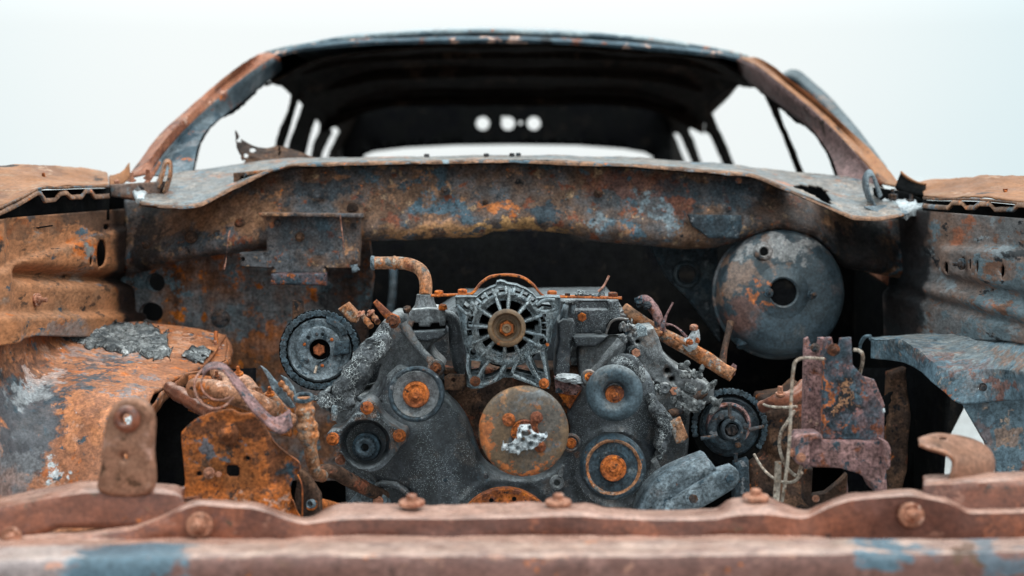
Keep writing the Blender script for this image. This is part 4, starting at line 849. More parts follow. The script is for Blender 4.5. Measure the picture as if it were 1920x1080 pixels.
# ------------------------------------------------------------------ brake booster on the firewall
BX = (.07, -1, .11)
bo = lathe('brake_booster', 1469, 548, 2.80, [(0, 23), (30, 23), (60, 22.5), (84, 20), (92, 17), (95, 15), (106, 11), (114, 4), (119, -8), (122, -28), (123, -34), (127, -38), (127, -46), (121, -50), (116, -90), (60, -130)], 'booster_steel', car, axis=BX, seg=72, amp=.002, ns=8)
lathe('hub', 1467, 548, 2.776, [(25, 0), (26, 6), (29, 8), (34, 6), (44, 3), (52, 0), (56, -6)], 'booster_steel', bo, axis=BX, seg=48)
lathe('center_bore', 1467, 548, 2.776, [(25.5, 4), (25, 1.5), (0, 1.5)], 'soot', bo, axis=BX, seg=40)
lathe('check_valve_port', 1431, 472, 2.785, [(8.5, -4), (8.5, 6), (10, 8), (14, 7), (17, 3), (19, -2)], 'booster_steel', bo, axis=BX, seg=28)
lathe('port_bore', 1431, 472, 2.782, [(0, 3), (8.6, 3)], 'soot', bo, axis=BX, seg=20)
for x, y in ((1441, 549), (1523, 552)): bolt(x, y, 2.765, 9, bo, 'dark_bolt', 'stud', axis=(.1, -1, .1), name='stud')
tube('brake_pipe', [(1425, 605, 2.9), (1405, 600, 2.85), (1392, 612, 2.82), (1396, 650, 2.8)], 14, 'pulley_dark', car)
# ------------------------------------------------------------------ bracket tower on the right side rail
bt = casting('rail_bracket', [(1545, 640), (1550, 634), (1560, 633), (1563, 648), (1569, 653), (1575, 648), (1577, 635), (1597, 633), (1599, 684), (1620, 707), (1640, 738), (1659, 769), (1658, 827), (1542, 824)], 2.06, 'bracket_paint', car, depth=.012, rnd=2.5, step=6, amp=.0015, ns=25)
casting('side_plate', [(1509, 636), (1516, 632), (1520, 645), (1526, 650), (1534, 646), (1536, 634), (1546, 633), (1546, 813), (1505, 815)], 2.12, 'bracket_mauve', bt, depth=.012, rnd=2.5, amp=.0015, ns=25)
casting('back_plate', [(1612, 704), (1640, 712), (1660, 760), (1650, 790), (1630, 770)], 2.13, 'bracket_mauve', bt, depth=.01, rnd=2)
sd = casting('saddle', [(1491, 826), (1500, 816), (1540, 815), (1544, 828), (1655, 830), (1667, 838), (1668, 880), (1662, 880), (1664, 922), (1640, 922), (1632, 904), (1612, 889), (1576, 878), (1524, 876), (1508, 878), (1494, 866)], 2.04, 'bracket_mauve', bt, depth=.05, rnd=3, step=6, amp=.0015, ns=25)
casting('saddle_lip', [(1491, 824), (1500, 816), (1541, 815), (1544, 822), (1524, 826), (1519, 835), (1519, 868), (1512, 880), (1494, 868)], 2.015, 'bracket_mauve', sd, depth=.03, rnd=4)
casting('saddle_lip', [(1654, 826), (1666, 830), (1671, 842), (1670, 875), (1664, 882), (1660, 870), (1660, 842)], 2.015, 'bracket_mauve', sd, depth=.03, rnd=3)
casting('leg_plate', [(1507, 880), (1524, 878), (1522, 930), (1550, 925), (1575, 905), (1590, 890), (1588, 935), (1540, 950), (1518, 952), (1508, 940)], 2.10, 'block_rust', bt, depth=.02, rnd=3, amp=.002)
casting('leg_gusset', [(1548, 936), (1588, 888), (1592, 940)], 2.16, 'bracket_mauve', bt, depth=.01, rnd=2)
for x, y, Y, r, m in ((1563, 656, 2.05, 12, 'rust_bolt'), (1529, 652, 2.11, 9, 'dark_bolt'), (1502, 858, 2.01, 9, 'pink_bolt'), (1487, 849, 2.03, 8, 'pink_bolt'), (1530, 935, 2.08, 7, 'pink_bolt')): bolt(x, y, Y, r, bt, m, 'stud' if r > 9 else 'flange')
casting('label_clip', [(1656, 768), (1659, 766), (1660, 773), (1656, 774)], 2.05, 'melted_alloy', bt, depth=.005, rnd=.8, step=2)
# ------------------------------------------------------------------ rusty mount plate beside the left rail
def mp_h(x, y):
    f = y - (925 - (x - 400) * .12)
    return (10 * min(1, max(0, f / 12)) if x < 545 else 0) + 6 * math.exp(-((x - 430) / 60) ** 2 - ((y - 830) / 40) ** 2) - 14 * max(0, min(1, (x - 500) / 25))
mpl = casting('mount_plate', [(339, 822), (344, 806), (356, 794), (372, 783), (392, 775), (415, 770), (433, 768), (446, 774), (456, 776), (474, 775), (486, 786), (497, 802), (514, 830), (536, 850), (556, 864), (563, 876), (556, 892), (545, 908), (544, 930), (554, 955), (558, 1010), (349, 1010), (346, 900)], 2.0, 'plate_rust', car, depth=.008, rnd=3, step=6, smooth=True, h=mp_h, amp=.003, ns=14,
              holes=[[(423, 876), (428, 872), (444, 872), (449, 877), (449, 890), (444, 895), (429, 895), (423, 890)], circ(464, 860, 5, 5, 12), [(368, 886), (375, 884), (378, 890), (375, 894), (368, 893)]])
lathe('mount_stud', 427, 814, 1.985, [(0, 26), (5, 26), (8, 24), (9, 12), (12, 10), (13, 2), (20, 0), (22, -4)], 'plate_rust', mpl, axis=(-.35, -1, .25), seg=24)
bolt(392, 887, 1.985, 11, mpl, 'pink_bolt', 'stud'); bolt(410, 889, 1.985, 6, mpl, 'pink_bolt', 'hex')
casting('rail_flange', [(560, 880), (575, 890), (600, 930), (604, 1010), (556, 1010), (552, 930)], 2.06, 'block_rust', mpl, depth=.02, rnd=3)
tube('edge_wire', [(558, 890, 2.0), (566, 910, 1.99), (567, 950, 1.99), (566, 1000, 2.0)], 1.3, 'rust_bolt', mpl)
# ------------------------------------------------------------------ the engine
eng = thing('engine', 'burnt engine with rusty pulleys and grey speckled castings in open bay', 'engine', (0, 2.5, 0))
blk = casting('engine_block', [(640, 720), (700, 640), (790, 615), (860, 570), (1160, 566), (1200, 625), (1300, 720), (1290, 860), (1250, 1010), (650, 1010)], 2.50, 'cast_alloy', eng, depth=.35, rnd=10, step=18, amp=.01, ns=14)
val = casting('valley_block', [(830, 690), (1095, 690), (1100, 760), (1066, 860), (905, 870), (850, 780)], 2.38, 'block_rust', eng, depth=.1, rnd=4, step=8, amp=.012, ns=30)
casting('lifting_tab', [(833, 707), (842, 702), (872, 703), (873, 722), (866, 733), (833, 731)], 2.30, 'block_rust', eng, depth=.01, rnd=2, step=4, holes=[circ(850.5, 713, 4)])
casting('lifting_tab', [(1039, 707), (1060, 714), (1092, 729), (1080, 742), (1042, 737)], 2.30, 'bracket_mauve', eng, depth=.02, rnd=2, step=4, amp=.002)
casting('valley_web', [(1044, 735), (1090, 733), (1068, 768)], 2.33, 'deep_rust', eng, depth=.02, rnd=2, step=4)
clump('melted_puddle', [(1062, 708, 2.29, 22, 7, 18), (1082, 712, 2.29, 12, 8, 12), (1075, 660, 2.42, 6, 10, 8), (1078, 678, 2.42, 7, 8, 8)], 'melted_alloy', eng, .25, 40, 2)
# front cover
def fc_h(x, y):
    h = 0
    h += 26 * math.exp(-(((x - 800) * .72 + (y - 850) * -.30) / 50) ** 2) * max(0, min(1, (y - 740) / 60))   # shoulder below the idler
    h += 18 * math.exp(-(((x - 1160) * .9 - (y - 800) * .25) / 60) ** 2)
    h -= 16 * math.exp(-((x - 985) / 60) ** 2) * max(0, min(1, (y - 850) / 30))
    h -= 10 * math.exp(-(((x - 880) * .8 - (y - 900) * .5) / 22) ** 2)
    h += 5 * math.exp(-((math.hypot(x - 948, y - 1012) - 112) / 6) ** 2)
    h += 8 * math.exp(-((math.hypot(x - 1150, y - 876) - 72) / 6) ** 2)
    return h
cov = casting('front_cover', [(640, 800), (662, 762), (700, 735), (730, 700), (760, 690), (835, 745), (868, 782), (882, 812), (893, 842), (905, 872), (940, 893), (985, 900), (1030, 890), (1060, 860), (1072, 815), (1066, 780), (1090, 738), (1150, 690), (1215, 700), (1236, 755), (1258, 782), (1263, 812), (1256, 832), (1243, 850), (1232, 890), (1215, 950), (1190, 1010), (782, 1010), (776, 952), (764, 930), (742, 916), (712, 912), (694, 894), (662, 872), (646, 838)], 2.32, 'cast_alloy', eng, depth=.16, rnd=18, step=6, h=fc_h, amp=.003, ns=11, smooth=True)
casting('cover_rim', [(700, 912), (715, 904), (742, 906), (764, 920), (780, 946), (776, 952), (764, 932), (742, 917), (716, 915)], 2.30, 'cast_alloy', cov, depth=.06, rnd=4, step=5)
lathe('oil_boss', 1044, 905, 2.29, [(0, -4), (6, -4), (6, 6), (9, 8), (13, 6), (14, 0), (14, -20)], 'cast_dust', cov, seg=24)
tube('cover_rib', [(1050, 893, 2.285), (1056, 872, 2.285)], [5, 3], 'cast_dust', cov)
bolt(1071, 831, 2.27, 10, cov, 'rust_bolt'); lathe('bolt_recess', 1071, 831, 2.285, [(12, 0), (14, 4), (17, 3), (19, -4)], 'cast_alloy', cov, seg=24)
for x, y, m in ((815, 690, 0), ): pass
for x, y, r in ((1060, 840, 5), (835, 900, 4), (912, 893, 5), (905, 925, 4)): bolt(x, y, 2.285, r, cov, 'dark_bolt')
casting('cover_hook', [(1222, 868), (1232, 860), (1242, 884), (1236, 892)], 2.27, 'cast_dust', cov, depth=.02, rnd=2, step=3)
# left cylinder head front
hd = casting('cylinder_head', [(699, 632), (708, 614), (722, 600), (738, 590), (752, 596), (766, 622), (800, 628), (834, 627), (820, 640), (808, 648), (806, 662), (816, 676), (830, 690), (828, 702), (806, 712), (770, 712), (742, 728), (708, 752), (672, 772), (640, 800), (622, 775), (648, 748), (672, 716), (684, 680)], 2.35, 'cast_dust', eng, depth=.12, rnd=8, step=4.5, amp=.002, ns=16, smooth=True,
             holes=[[(712, 686), (706, 712), (690, 736), (668, 742), (672, 722), (690, 700)]], h=lambda x, y: 9 * math.exp(-(((x - 760) * .55 - (y - 650) * .83) / 26) ** 2))
tube('head_rib', [(756, 606, 2.325), (776, 640, 2.32), (800, 668, 2.31), (818, 690, 2.305)], [9, 8, 7, 8], 'cast_dust', hd, amp=.002)
tube('head_rib', [(668, 745, 2.31), (692, 756, 2.305), (716, 748, 2.305)], [5, 6, 5], 'cast_alloy', hd)
tube('head_rib', [(690, 762, 2.30), (712, 735, 2.305), (722, 705, 2.31)], [6, 5, 5], 'cast_alloy', hd)
bolt(817, 690, 2.29, 11, hd); lathe('bolt_boss', 817, 690, 2.30, [(10, 2), (14, 2), (16, -2), (17, -20)], 'cast_dust', hd, seg=24)
bolt(736, 603, 2.31, 13, hd)
casting('lever_arm', [(699, 568), (705, 562), (716, 572), (732, 587), (748, 594), (750, 606), (738, 612), (726, 602), (714, 588)], 2.32, 'deep_rust', hd, depth=.012, rnd=2, step=4)
for (x0, y0), (x1, y1) in (((676, 588), (696, 612)), ((694, 586), (708, 604))):
    tube('spring_bolt', [(x0, y0, 2.36), (x0 + 3, y0 + 3, 2.36), (x1, y1, 2.34)], [7, 5, 5, 7, 5, 6], 'pipe_rust', hd, n=20, lin=True)
    bolt(x0 + 1, y0 + 1, 2.355, 9, hd, 'pink_bolt', 'washer', axis=(-.6, -.3, .75))
casting('scorched_block', [(633, 580), (650, 569), (672, 592), (668, 606), (655, 604), (645, 592)], 2.46, 'pipe_rust', hd, depth=.04, rnd=3, step=4)
tube('dipstick_tube', [(559, 564, 2.62), (559, 590, 2.62), (558, 650, 2.62)], 11, 'block_rust', eng, hollow=(True, False), wall=.85)
# charred tube and its flange
ct = tube('charred_tube', [(722, 632, 2.30), (704, 655, 2.28), (682, 684, 2.265), (660, 712, 2.26), (638, 742, 2.26), (618, 762, 2.27)], [17, 24, 25, 24, 22, 14], 'cracked_crust', eng, seg=24, n=50, amp=.007, ns=35)
casting('tube_flange', [(596, 742), (612, 730), (640, 720), (664, 734), (666, 750), (652, 768), (640, 772), (628, 786), (612, 768), (600, 756)], 2.24, 'cracked_crust', ct, depth=.05, rnd=5, step=4, amp=.006, ns=50, jag=3, holes=[circ(625, 734, 9, 8)])
tube('nub', [(627, 762, 2.235), (627, 776, 2.228), (626, 788, 2.228)], [6, 6, 5], 'cast_alternator', ct)
clump('tube_char', [(700, 640, 2.27, 14, 7, 8), (612, 756, 2.24, 14, 12, 10), (655, 756, 2.24, 9, 13, 9), (722, 614, 2.30, 9, 12, 8), (594, 746, 2.25, 9, 5, 8)], 'cracked_crust', ct, .5, 50, 5)
# triangular bearing flange with its splined shaft
fl3 = casting('bearing_flange', [(612, 818), (620, 808), (640, 802), (668, 770), (676, 755), (690, 750), (704, 758), (716, 782), (744, 804), (760, 812), (763, 826), (752, 836), (742, 852), (730, 868), (712, 882), (690, 886), (664, 876), (640, 850), (620, 836)], 2.225, 'cast_alloy', eng, depth=.06, rnd=3, step=4, smooth=True, holes=[circ(684, 832, 46, 44, 40)], h=lambda x, y: 4 if math.hypot(x - 684, y - 832) < 58 else 0)
lathe('bearing_cup', 684, 832, 2.24, [(46, 4), (45, -2), (44, -14), (38, -26), (24, -30), (0, -30)], 'cast_alloy', fl3, seg=48)
lathe('splined_shaft', 686, 838, 2.24, [(0, 14), (6, 14), (8, 22), (14, 24), (18, 22), (20, 14), (21, 6), (26, 2), (27, -10), (27, -28)], 'pulley_dark', fl3, seg=64, ripple=lambda a, r: (1.2 if math.sin(a * 20) > 0 else -.6) if 17 < r < 22 else 0)
lathe('shaft_bore', 686, 838, 2.225, [(0, 2), (6.5, 2)], 'soot', fl3, seg=20)
for x, y in ((688, 765), (624, 823), (749, 817)): bolt(x, y, 2.215, 12.5, fl3)
# pulleys
def cap(parent, x, y, Y, r):
    c = lathe('pulley_cap', x, y, Y, [(r * .40, 6), (r * .52, 5), (r * .56, 2), (r * .72, 2), (r * .76, 4), (r * .94, 3), (r, 0), (r, -8)], 'deep_rust', parent, seg=40)
    bolt(x, y, Y - .004, r * .48, parent, 'rust_bolt', 'flange'); return c
pu = lathe('idler_pulley', 780, 739, 2.19, [(18, -6), (24, -7), (29, -5), (36, -1), (44, 3), (48, 6), (51, 5), (53, 0), (53, -34), (40, -36)], 'pulley_dark', eng, seg=64, amp=.0015, ns=20)
lathe('pulley_face', 780, 739, 2.189, [(25, -4), (30, -3), (37, 0), (43, 3), (44, 1)], 'cast_dust', pu, seg=56)
cap(pu, 780, 740, 2.185, 25)
pu = lathe('idler_pulley', 1153, 737, 2.19, [(18, -18), (20, -12), (22, -6), (26, 1), (32, 6), (39, 8), (46, 6), (51, 1), (54, -7), (54, -36), (40, -40)], 'pulley_blue', eng, seg=64, amp=.0015, ns=20)
cap(pu, 1153, 740, 2.205, 19)
pu = lathe('idler_pulley', 1150, 876, 2.19, [(20, -6), (26, -6), (30, -4), (40, -6), (46, -5), (50, 1), (53, 4), (57, 3), (59, 0), (61, -3), (63, -8), (63, -34), (44, -38)], 'pulley_dark', eng, seg=64, amp=.0015, ns=20)
cap(pu, 1150, 878, 2.185, 25)
lathe('rust_ring', 1150, 876, 2.19, [(47, -2), (49, 2), (51.5, 4), (54, 3.5), (55, 0)], 'pipe_rust', pu, seg=64)
pp = lathe('water_pump_pulley', 982, 809, 2.12, [(24, 4), (40, 3), (60, 2), (72, 1), (79, -1), (83, -4), (85.5, -9), (86, -16), (86, -40), (70, -44)], 'pulley_rust', eng, seg=80, amp=.0015, ns=14)
lathe('pump_hub', 984, 813, 2.115, [(0, 8), (14, 8), (17, 6), (18, 2), (22, 2), (24, 5), (26, 4), (27, -2)], 'deep_rust', pp, seg=40)
for x, y, r in ((954, 787, 12.5), (1006, 783, 12), (1013, 838, 11)): bolt(x, y, 2.113, r, pp, 'deep_rust', 'flange')
bolt(984, 815, 2.105, 11, pp, 'pulley_rust', 'hex')
sl = thing('melted_blob', 'crumpled silvery melted metal stuck to centre of large round rusty pulley', 'slag', tuple(P(978, 823, 2.095)))
def sb_h(x, y): return 7 * math.sin(x * .33 + y * .2) + 5 * math.sin(x * .15 - y * .4)
casting('crumpled_flake', [(938, 834), (952, 829), (966, 824), (972, 818), (970, 804), (980, 794), (996, 798), (1006, 812), (1022, 812), (1024, 820), (1010, 832), (1002, 842), (988, 844), (978, 840), (968, 852), (958, 848), (948, 850), (944, 842)], 2.093, 'melted_alloy', sl, depth=.004, rnd=2, step=2.2, jag=5, h=sb_h, amp=.008, ns=110, holes=[circ(985, 814, 8, 7, 12)], sharp=25)
cp = lathe('crank_pulley', 948, 1012, 2.17, [(62, -16), (64, -4), (68, 0), (71, 1), (73, -3), (80, -3), (90, -2), (95, 0), (97, -3), (98, -8), (98, -34)], 'deep_rust', eng, seg=96)
for a in (-78, -50, -110, -140, -20): lathe('pulley_hole', 948 + 78 * math.cos(R(a)), 1012 + 78 * math.sin(R(a)), 2.168, [(0, -1), (4, -1), (4.6, -2.5)], 'soot', cp, seg=14)
lathe('crank_hub', 948, 1012, 2.18, [(0, -20), (60, -20), (64, -14)], 'soot', cp, seg=40)
# alternator
cx, cy = 950, 616
sp = [-19, 4, 39, 69, 101, 119, 154, 185, 222, 246, 274, 306]
def pol(a, r): return (cx + r * math.sin(R(a)), cy - r * math.cos(R(a)))
holes = []
for a, b in zip(sp, sp[1:] + [sp[0] + 360]):
    if b - a < 20: a2, b2 = a + 4, b - 4
    else: a2, b2 = a + 5, b - 5
    ro = 53 if not (119 <= a < 215) else 47
    n = 5; holes.append([pol(a2 + (b2 - a2) * k / n, ro) for k in range(n + 1)] + [pol(b2 - (b2 - a2) * k / n, 33) for k in range(n + 1)])
for a in (-52, -38, -27, -7, 17, 29, 42, 54, 76, 87, 97, 263, 274, 285):
    r0_, r1_ = (69, 77) if abs(a) < 60 else (66, 75)
    wv = 4.6
    holes.append([pol(a - wv, r0_), pol(a - wv, r1_), pol(a + wv, r1_), pol(a + wv, r0_)])
holes += [[(882, 676), (902, 678), (897, 697), (882, 700)], [(907, 697), (916, 680), (941, 686), (935, 699), (922, 707), (908, 709)], [(968, 688), (985, 680), (1000, 705), (966, 697)], [(996, 668), (1012, 660), (1022, 700), (1008, 697)],
          [(950, 690), (962, 688), (958, 700), (948, 700)], [(873, 565), (881, 575), (875, 582), (867, 575)], [(884, 580), (889, 590), (883, 592)], [(1008, 574), (1014, 568), (1029, 567), (1036, 577)], [(1016, 590), (1024, 588), (1024, 594), (1016, 595)],
          circ(1004, 606, 6, 6, 12), circ(887, 661, 6, 7, 12), circ(1018, 641, 7, 7, 12)]
out = [(853, 557), (893, 557), (900, 551), (907, 546), (918, 540), (929, 536), (931, 529), (938, 527), (946, 529), (951, 532), (969, 535), (987, 543), (999, 551), (1006, 559), (1031, 557), (1051, 558), (1048, 589), (1036, 618), (1033, 640), (1025, 660), (1033, 716), (1030, 729), (1006, 725), (982, 716), (960, 708), (944, 708), (929, 717), (904, 728), (884, 729), (875, 725), (875.5, 664), (868, 636), (863, 616), (860, 593), (854, 573)]
def al_h(x, y):
    r = math.hypot(x - cx, y - cy); h = 0
    h += 8 * math.exp(-((r - 64) / 4.0) ** 2)
    if r > 70: h -= min(14, (r - 70) * .9)
    if r < 60: h -= 4 * math.exp(-((r - 55) / 5) ** 2)
    return h
alt = casting('alternator', out, 2.24, 'cast_alternator', eng, depth=.05, holes=holes, rnd=2.4, step=4.5, h=al_h, amp=.001, ns=40)
lathe('stator', cx, cy, 2.29, [(0, 0), (58, 0), (66, -2), (72, -10), (74, -60)], 'soot', alt, seg=48)
for a in sp:
    (x0, y0), (x1, y1), (x2, y2) = pol(a, 32), pol(a, 55), pol(a, 70)
    tube('rib', [(x0, y0, 2.215), (x1, y1, 2.225), (x2, y2, 2.236)], [2.6, 2.6, 3.0], 'cast_alternator', alt, seg=8, n=8)
for a in (-60, -45, -32, -20, -1, 11, 23, 36, 48, 60): 
    (x0, y0), (x1, y1) = pol(a, 64), pol(a, 80)
    tube('vane', [(x0, y0, 2.228), ((x0 + x1) / 2, (y0 + y1) / 2, 2.232), (x1, y1, 2.25)], [2.2, 2.6, 3], 'cast_alternator', alt, seg=8, n=8)
for pts in (([(884, 716), (877, 690), (878, 662)]), ([(893, 716), (904, 694), (918, 676)]), ([(904, 722), (928, 712), (948, 684)]), ([(960, 700), (966, 684), (974, 676)]), ([(1014, 716), (1000, 694), (990, 668)]), ([(1026, 716), (1022, 690), (1016, 660)]), ([(1004, 722), (984, 712), (962, 703)]), ([(856, 572), (874, 588), (884, 592)]), ([(884, 566), (892, 582), (888, 592)]), ([(1006, 582), (1024, 584), (1042, 580)]), ([(1006, 572), (1022, 562), (1040, 562)])):
    tube('web', [(x, y, 2.228) for x, y in pts], 3, 'cast_alternator', alt, seg=8, n=12)
ap = lathe('alternator_pulley', cx, 615, 2.17, [(12, -16), (16, -12), (20, -14), (25, -12), (27, 2), (28.5, 5), (32, 5), (35, 3), (36, 0), (36, -8), (32, -12), (36, -16), (32, -20), (36, -24), (36, -60)], 'pulley_rust', alt, seg=64)
lathe('pulley_bowl', cx, 615, 2.172, [(10, -13), (17, -15), (22, -15), (25, -11), (26.5, 1)], 'deep_rust', alt, seg=48)
bolt(cx, 616, 2.185, 15, alt, 'deep_rust', 'hex', name='pulley_nut'); lathe('shaft_end', cx, 616, 2.175, [(0, 2), (3, 2), (5, 5), (8, 5), (9, 2), (9, -8)], 'pulley_rust', alt, seg=24)
for x, y in ((891, 715), (1020, 719)): bolt(x, y, 2.222, 10, alt)
bolt(938, 534, 2.26, 5, alt, 'pink_bolt'); bolt(1026, 646, 2.232, 3.5, alt)
# strap over the alternator
sk = [(808, 553), (840, 552), (876, 551), (884, 549), (892, 541), (900, 531), (912, 522), (926, 516), (948, 514), (970, 516), (984, 521), (998, 531), (1008, 543), (1016, 552), (1024, 554), (1060, 555), (1110, 556), (1166, 558)]
st = sheet('strap', [[(x, y + 2, 2.28) for x, y in sk], [(x, y, 2.33) for x, y in sk]], 'deep_rust', eng, nu=120, nv=3, thick=.0035, amp=.0008, ns=20)
for x, y, r in ((823, 552, 8.5), (867, 550, 9), (1035, 553, 9), (1149, 556, 9), (1064, 554, 5)): bolt(x, y, 2.30, r, st, 'rust_bolt', 'hex', axis=(0, -.1, 1))
# thermostat housing and coolant pipe
th = casting('thermostat_housing', [(766, 588), (772, 580), (800, 577), (834, 581), (837, 592), (834, 611), (825, 612), (823, 606), (810, 606), (806, 613), (786, 613), (784, 606), (776, 606), (770, 620), (764, 620)], 2.33, 'cast_dust', eng, depth=.08, rnd=4, step=4, amp=.002, ns=30)
casting('housing_base', [(762, 622), (834, 618), (836, 628), (826, 634), (800, 640), (776, 636)], 2.325, 'cast_alloy', th, depth=.08, rnd=3, step=5)
casting('housing_gap', [(768, 607), (835, 605), (835, 620), (766, 622)], 2.345, 'soot', th, depth=.05, rnd=0, step=8)
tube('housing_neck', [(797, 552, 2.36), (797, 566, 2.36), (798, 582, 2.36)], [16, 17, 20, 24], 'cast_dust', th, seg=24)
cpipe = tube('coolant_pipe', [(697, 493, 2.42), (720, 493, 2.42), (748, 493, 2.41), (772, 497, 2.40), (790, 508, 2.38), (798, 528, 2.37), (798, 554, 2.36)], 12, 'pipe_rust', th, seg=24, n=48, hollow=(True, False), wall=.8)
lathe('pipe_collar', 699, 493, 2.42, [(11.5, 4), (13.5, 3), (14, 0), (13.5, -3), (11.5, -4)], 'bracket_alloy', th, axis=(1, 0, 0), seg=24)
lathe('pipe_collar', 740, 493, 2.41, [(11.5, 3), (13.3, 2), (13.5, 0), (13.3, -2), (11.5, -3)], 'pipe_rust', th, axis=(1, 0, 0), seg=24)
tube('bypass_pipe', [(826, 590, 2.34), (844, 596, 2.35), (854, 616, 2.36), (856, 650, 2.37), (862, 685, 2.38), (876, 706, 2.4)], [11, 13, 13, 13, 13, 12], 'cast_alloy', eng, seg=18, amp=.002)
bolt(830, 578, 2.33, 8, th, 'rust_bolt', 'hex', axis=(0, -.2, 1)); bolt(764, 582, 2.35, 8, th, 'dark_bolt', 'hex', axis=(-.3, -.5, 1))
# intake block on the right of the alternator
ib = casting('intake_block', [(1052, 566), (1060, 562), (1160, 562), (1164, 598), (1154, 602), (1147, 612), (1142, 626), (1078, 627), (1052, 622)], 2.36, 'cast_alloy', eng, depth=.12, rnd=5, step=5, amp=.004, ns=25, h=lambda x, y: -8 if 1075 < x < 1140 and y < 580 else 0)
casting('block_post', [(1046, 606), (1056, 598), (1076, 601), (1080, 610), (1078, 628), (1070, 640), (1068, 700), (1040, 706), (1042, 660), (1047, 640)], 2.32, 'cast_alloy', ib, depth=.10, rnd=5, step=5, amp=.002)
casting('block_shelf', [(1073, 631), (1141, 630), (1131, 640), (1116, 650), (1080, 649)], 2.32, 'cast_alloy', ib, depth=.08, rnd=3, step=5)
tube('block_corner', [(1062, 570, 2.35), (1058, 586, 2.34), (1056, 606, 2.34)], [5, 6, 6], 'bracket_alloy', ib, amp=.002); tube('block_corner', [(1075, 572, 2.35), (1073, 588, 2.345)], [5, 4], 'bracket_alloy', ib)
bolt(1091, 595, 2.35, 9, ib, 'rust_bolt', 'hex'); clump('block_scale', [(1066, 567, 2.35, 14, 4, 8), (1120, 623, 2.345, 8, 4, 5)], 'cracked_crust', ib, .4, 60, 3)
casting('block_port', [(1138, 612), (1146, 600), (1166, 598), (1176, 604), (1172, 626), (1140, 628)], 2.34, 'soot', ib, depth=.03, rnd=3, step=5)
tube('port_edge', [(1136, 626, 2.33), (1144, 606, 2.33), (1158, 598, 2.33), (1178, 599, 2.33)], 2.4, 'cast_dust', ib)
arm = casting('cover_arm', [(1086, 654), (1120, 650), (1142, 632), (1164, 632), (1174, 650), (1166, 670), (1146, 690), (1122, 712), (1108, 738), (1094, 746), (1088, 720)], 2.35, 'cast_dust', eng, depth=.08, rnd=7, step=6, amp=.003, smooth=True)
tube('arm_rib', [(1164, 640, 2.315), (1140, 666, 2.31), (1112, 700, 2.305), (1098, 724, 2.30)], [10, 9, 8, 7], 'cast_dust', arm, amp=.002)
bolt(1105, 707, 2.26, 9, arm); lathe('bolt_boss', 1105, 708, 2.28, [(8, 2), (13, 2), (15, -3), (16, -20)], 'cast_dust', arm, seg=20)
# right cylinder head with crusted fittings
rh = casting('cylinder_head', [(1186, 646), (1206, 618), (1226, 614), (1236, 634), (1244, 660), (1270, 688), (1300, 706), (1340, 728), (1338, 752), (1300, 772), (1262, 776), (1256, 800), (1236, 780), (1222, 760), (1210, 716)], 2.40, 'cast_dust', eng, depth=.12, rnd=6, step=5, amp=.005, ns=25, holes=[circ(1252, 696, 5.5), circ(1260, 712, 5), circ(1218, 718, 5.5), circ(1195.5, 641, 4), circ(1230, 722, 2.5)], h=lambda x, y: 6 * math.exp(-((x - 1245 + (y - 700) * .5) / 20) ** 2))
lathe('head_boss', 1247, 728, 2.37, [(0, 0), (3, 0), (4, 3), (9, 3), (11, 0), (12, -10)], 'cast_dust', rh, seg=20)
bolt(1264, 733, 2.37, 9, rh, 'pink_bolt', 'hex'); bolt(1192, 662, 2.33, 9, rh, 'pink_bolt', 'hex'); lathe('bolt_boss', 1190, 661, 2.34, [(8, 0), (11, 0), (13, -4), (14, -30)], 'cast_alloy', rh, seg=20)
casting('head_lug', [(1186, 618), (1200, 610), (1212, 614), (1214, 630), (1192, 634)], 2.33, 'cast_alternator', rh, depth=.04, rnd=3, step=4, amp=.003, jag=1)
rnd_ = random.Random(5)
clump('fitting_crust', [(1165 + rnd_.uniform(0, 26), 606 + rnd_.uniform(0, 34), 2.33, rnd_.uniform(4, 8), rnd_.uniform(3, 8), 7) for _ in range(16)], 'cast_dust', rh, .4, 60, 9, sub=2, jag=.12)
clump('fitting_crust', [(1276 + rnd_.uniform(0, 40), 680 + rnd_.uniform(-4, 26), 2.38, rnd_.uniform(5, 10), rnd_.uniform(4, 9), 8) for _ in range(12)] + [(1262 + rnd_.uniform(0, 80), 730 + rnd_.uniform(-10, 40), 2.37, rnd_.uniform(7, 15), rnd_.uniform(5, 12), 9) for _ in range(16)], 'ash', rh, .4, 50, 11, sub=2, jag=.12)
clump('fitting_crust', [(1212 + rnd_.uniform(0, 26), 712 + rnd_.uniform(0, 24), 2.34, rnd_.uniform(4, 8), rnd_.uniform(3, 7), 7) for _ in range(9)] + [(1222 + i * 5, 764 + i * 2.5, 2.27, 8, 7, 8) for i in range(7)], 'cracked_crust', rh, .4, 60, 13, sub=2, jag=.12)
sheet('charred_gasket', [[(1146, 686, 2.27), (1150, 672, 2.27), (1168, 666, 2.27), (1190, 674, 2.27), (1202, 690, 2.27), (1208, 712, 2.27)], [(1150, 700, 2.25), (1156, 690, 2.25), (1168, 686, 2.25), (1184, 692, 2.25), (1196, 704, 2.25), (1203, 720, 2.25)]], 'cracked_crust', rh, nu=40, nv=5, thick=.01, amp=.004, ns=50)
casting('torn_cover_edge', [(1216, 742), (1234, 752), (1256, 786), (1262, 812), (1250, 846), (1236, 868), (1230, 840), (1236, 800), (1222, 776)], 2.27, 'cracked_crust', rh, depth=.05, rnd=4, step=4, amp=.006, ns=50, jag=4)
casting('burnt_tab', [(1256, 790), (1276, 782), (1291, 820), (1280, 830), (1268, 832), (1258, 812)], 2.33, 'pipe_rust', rh, depth=.01, rnd=2, step=4, amp=.002)
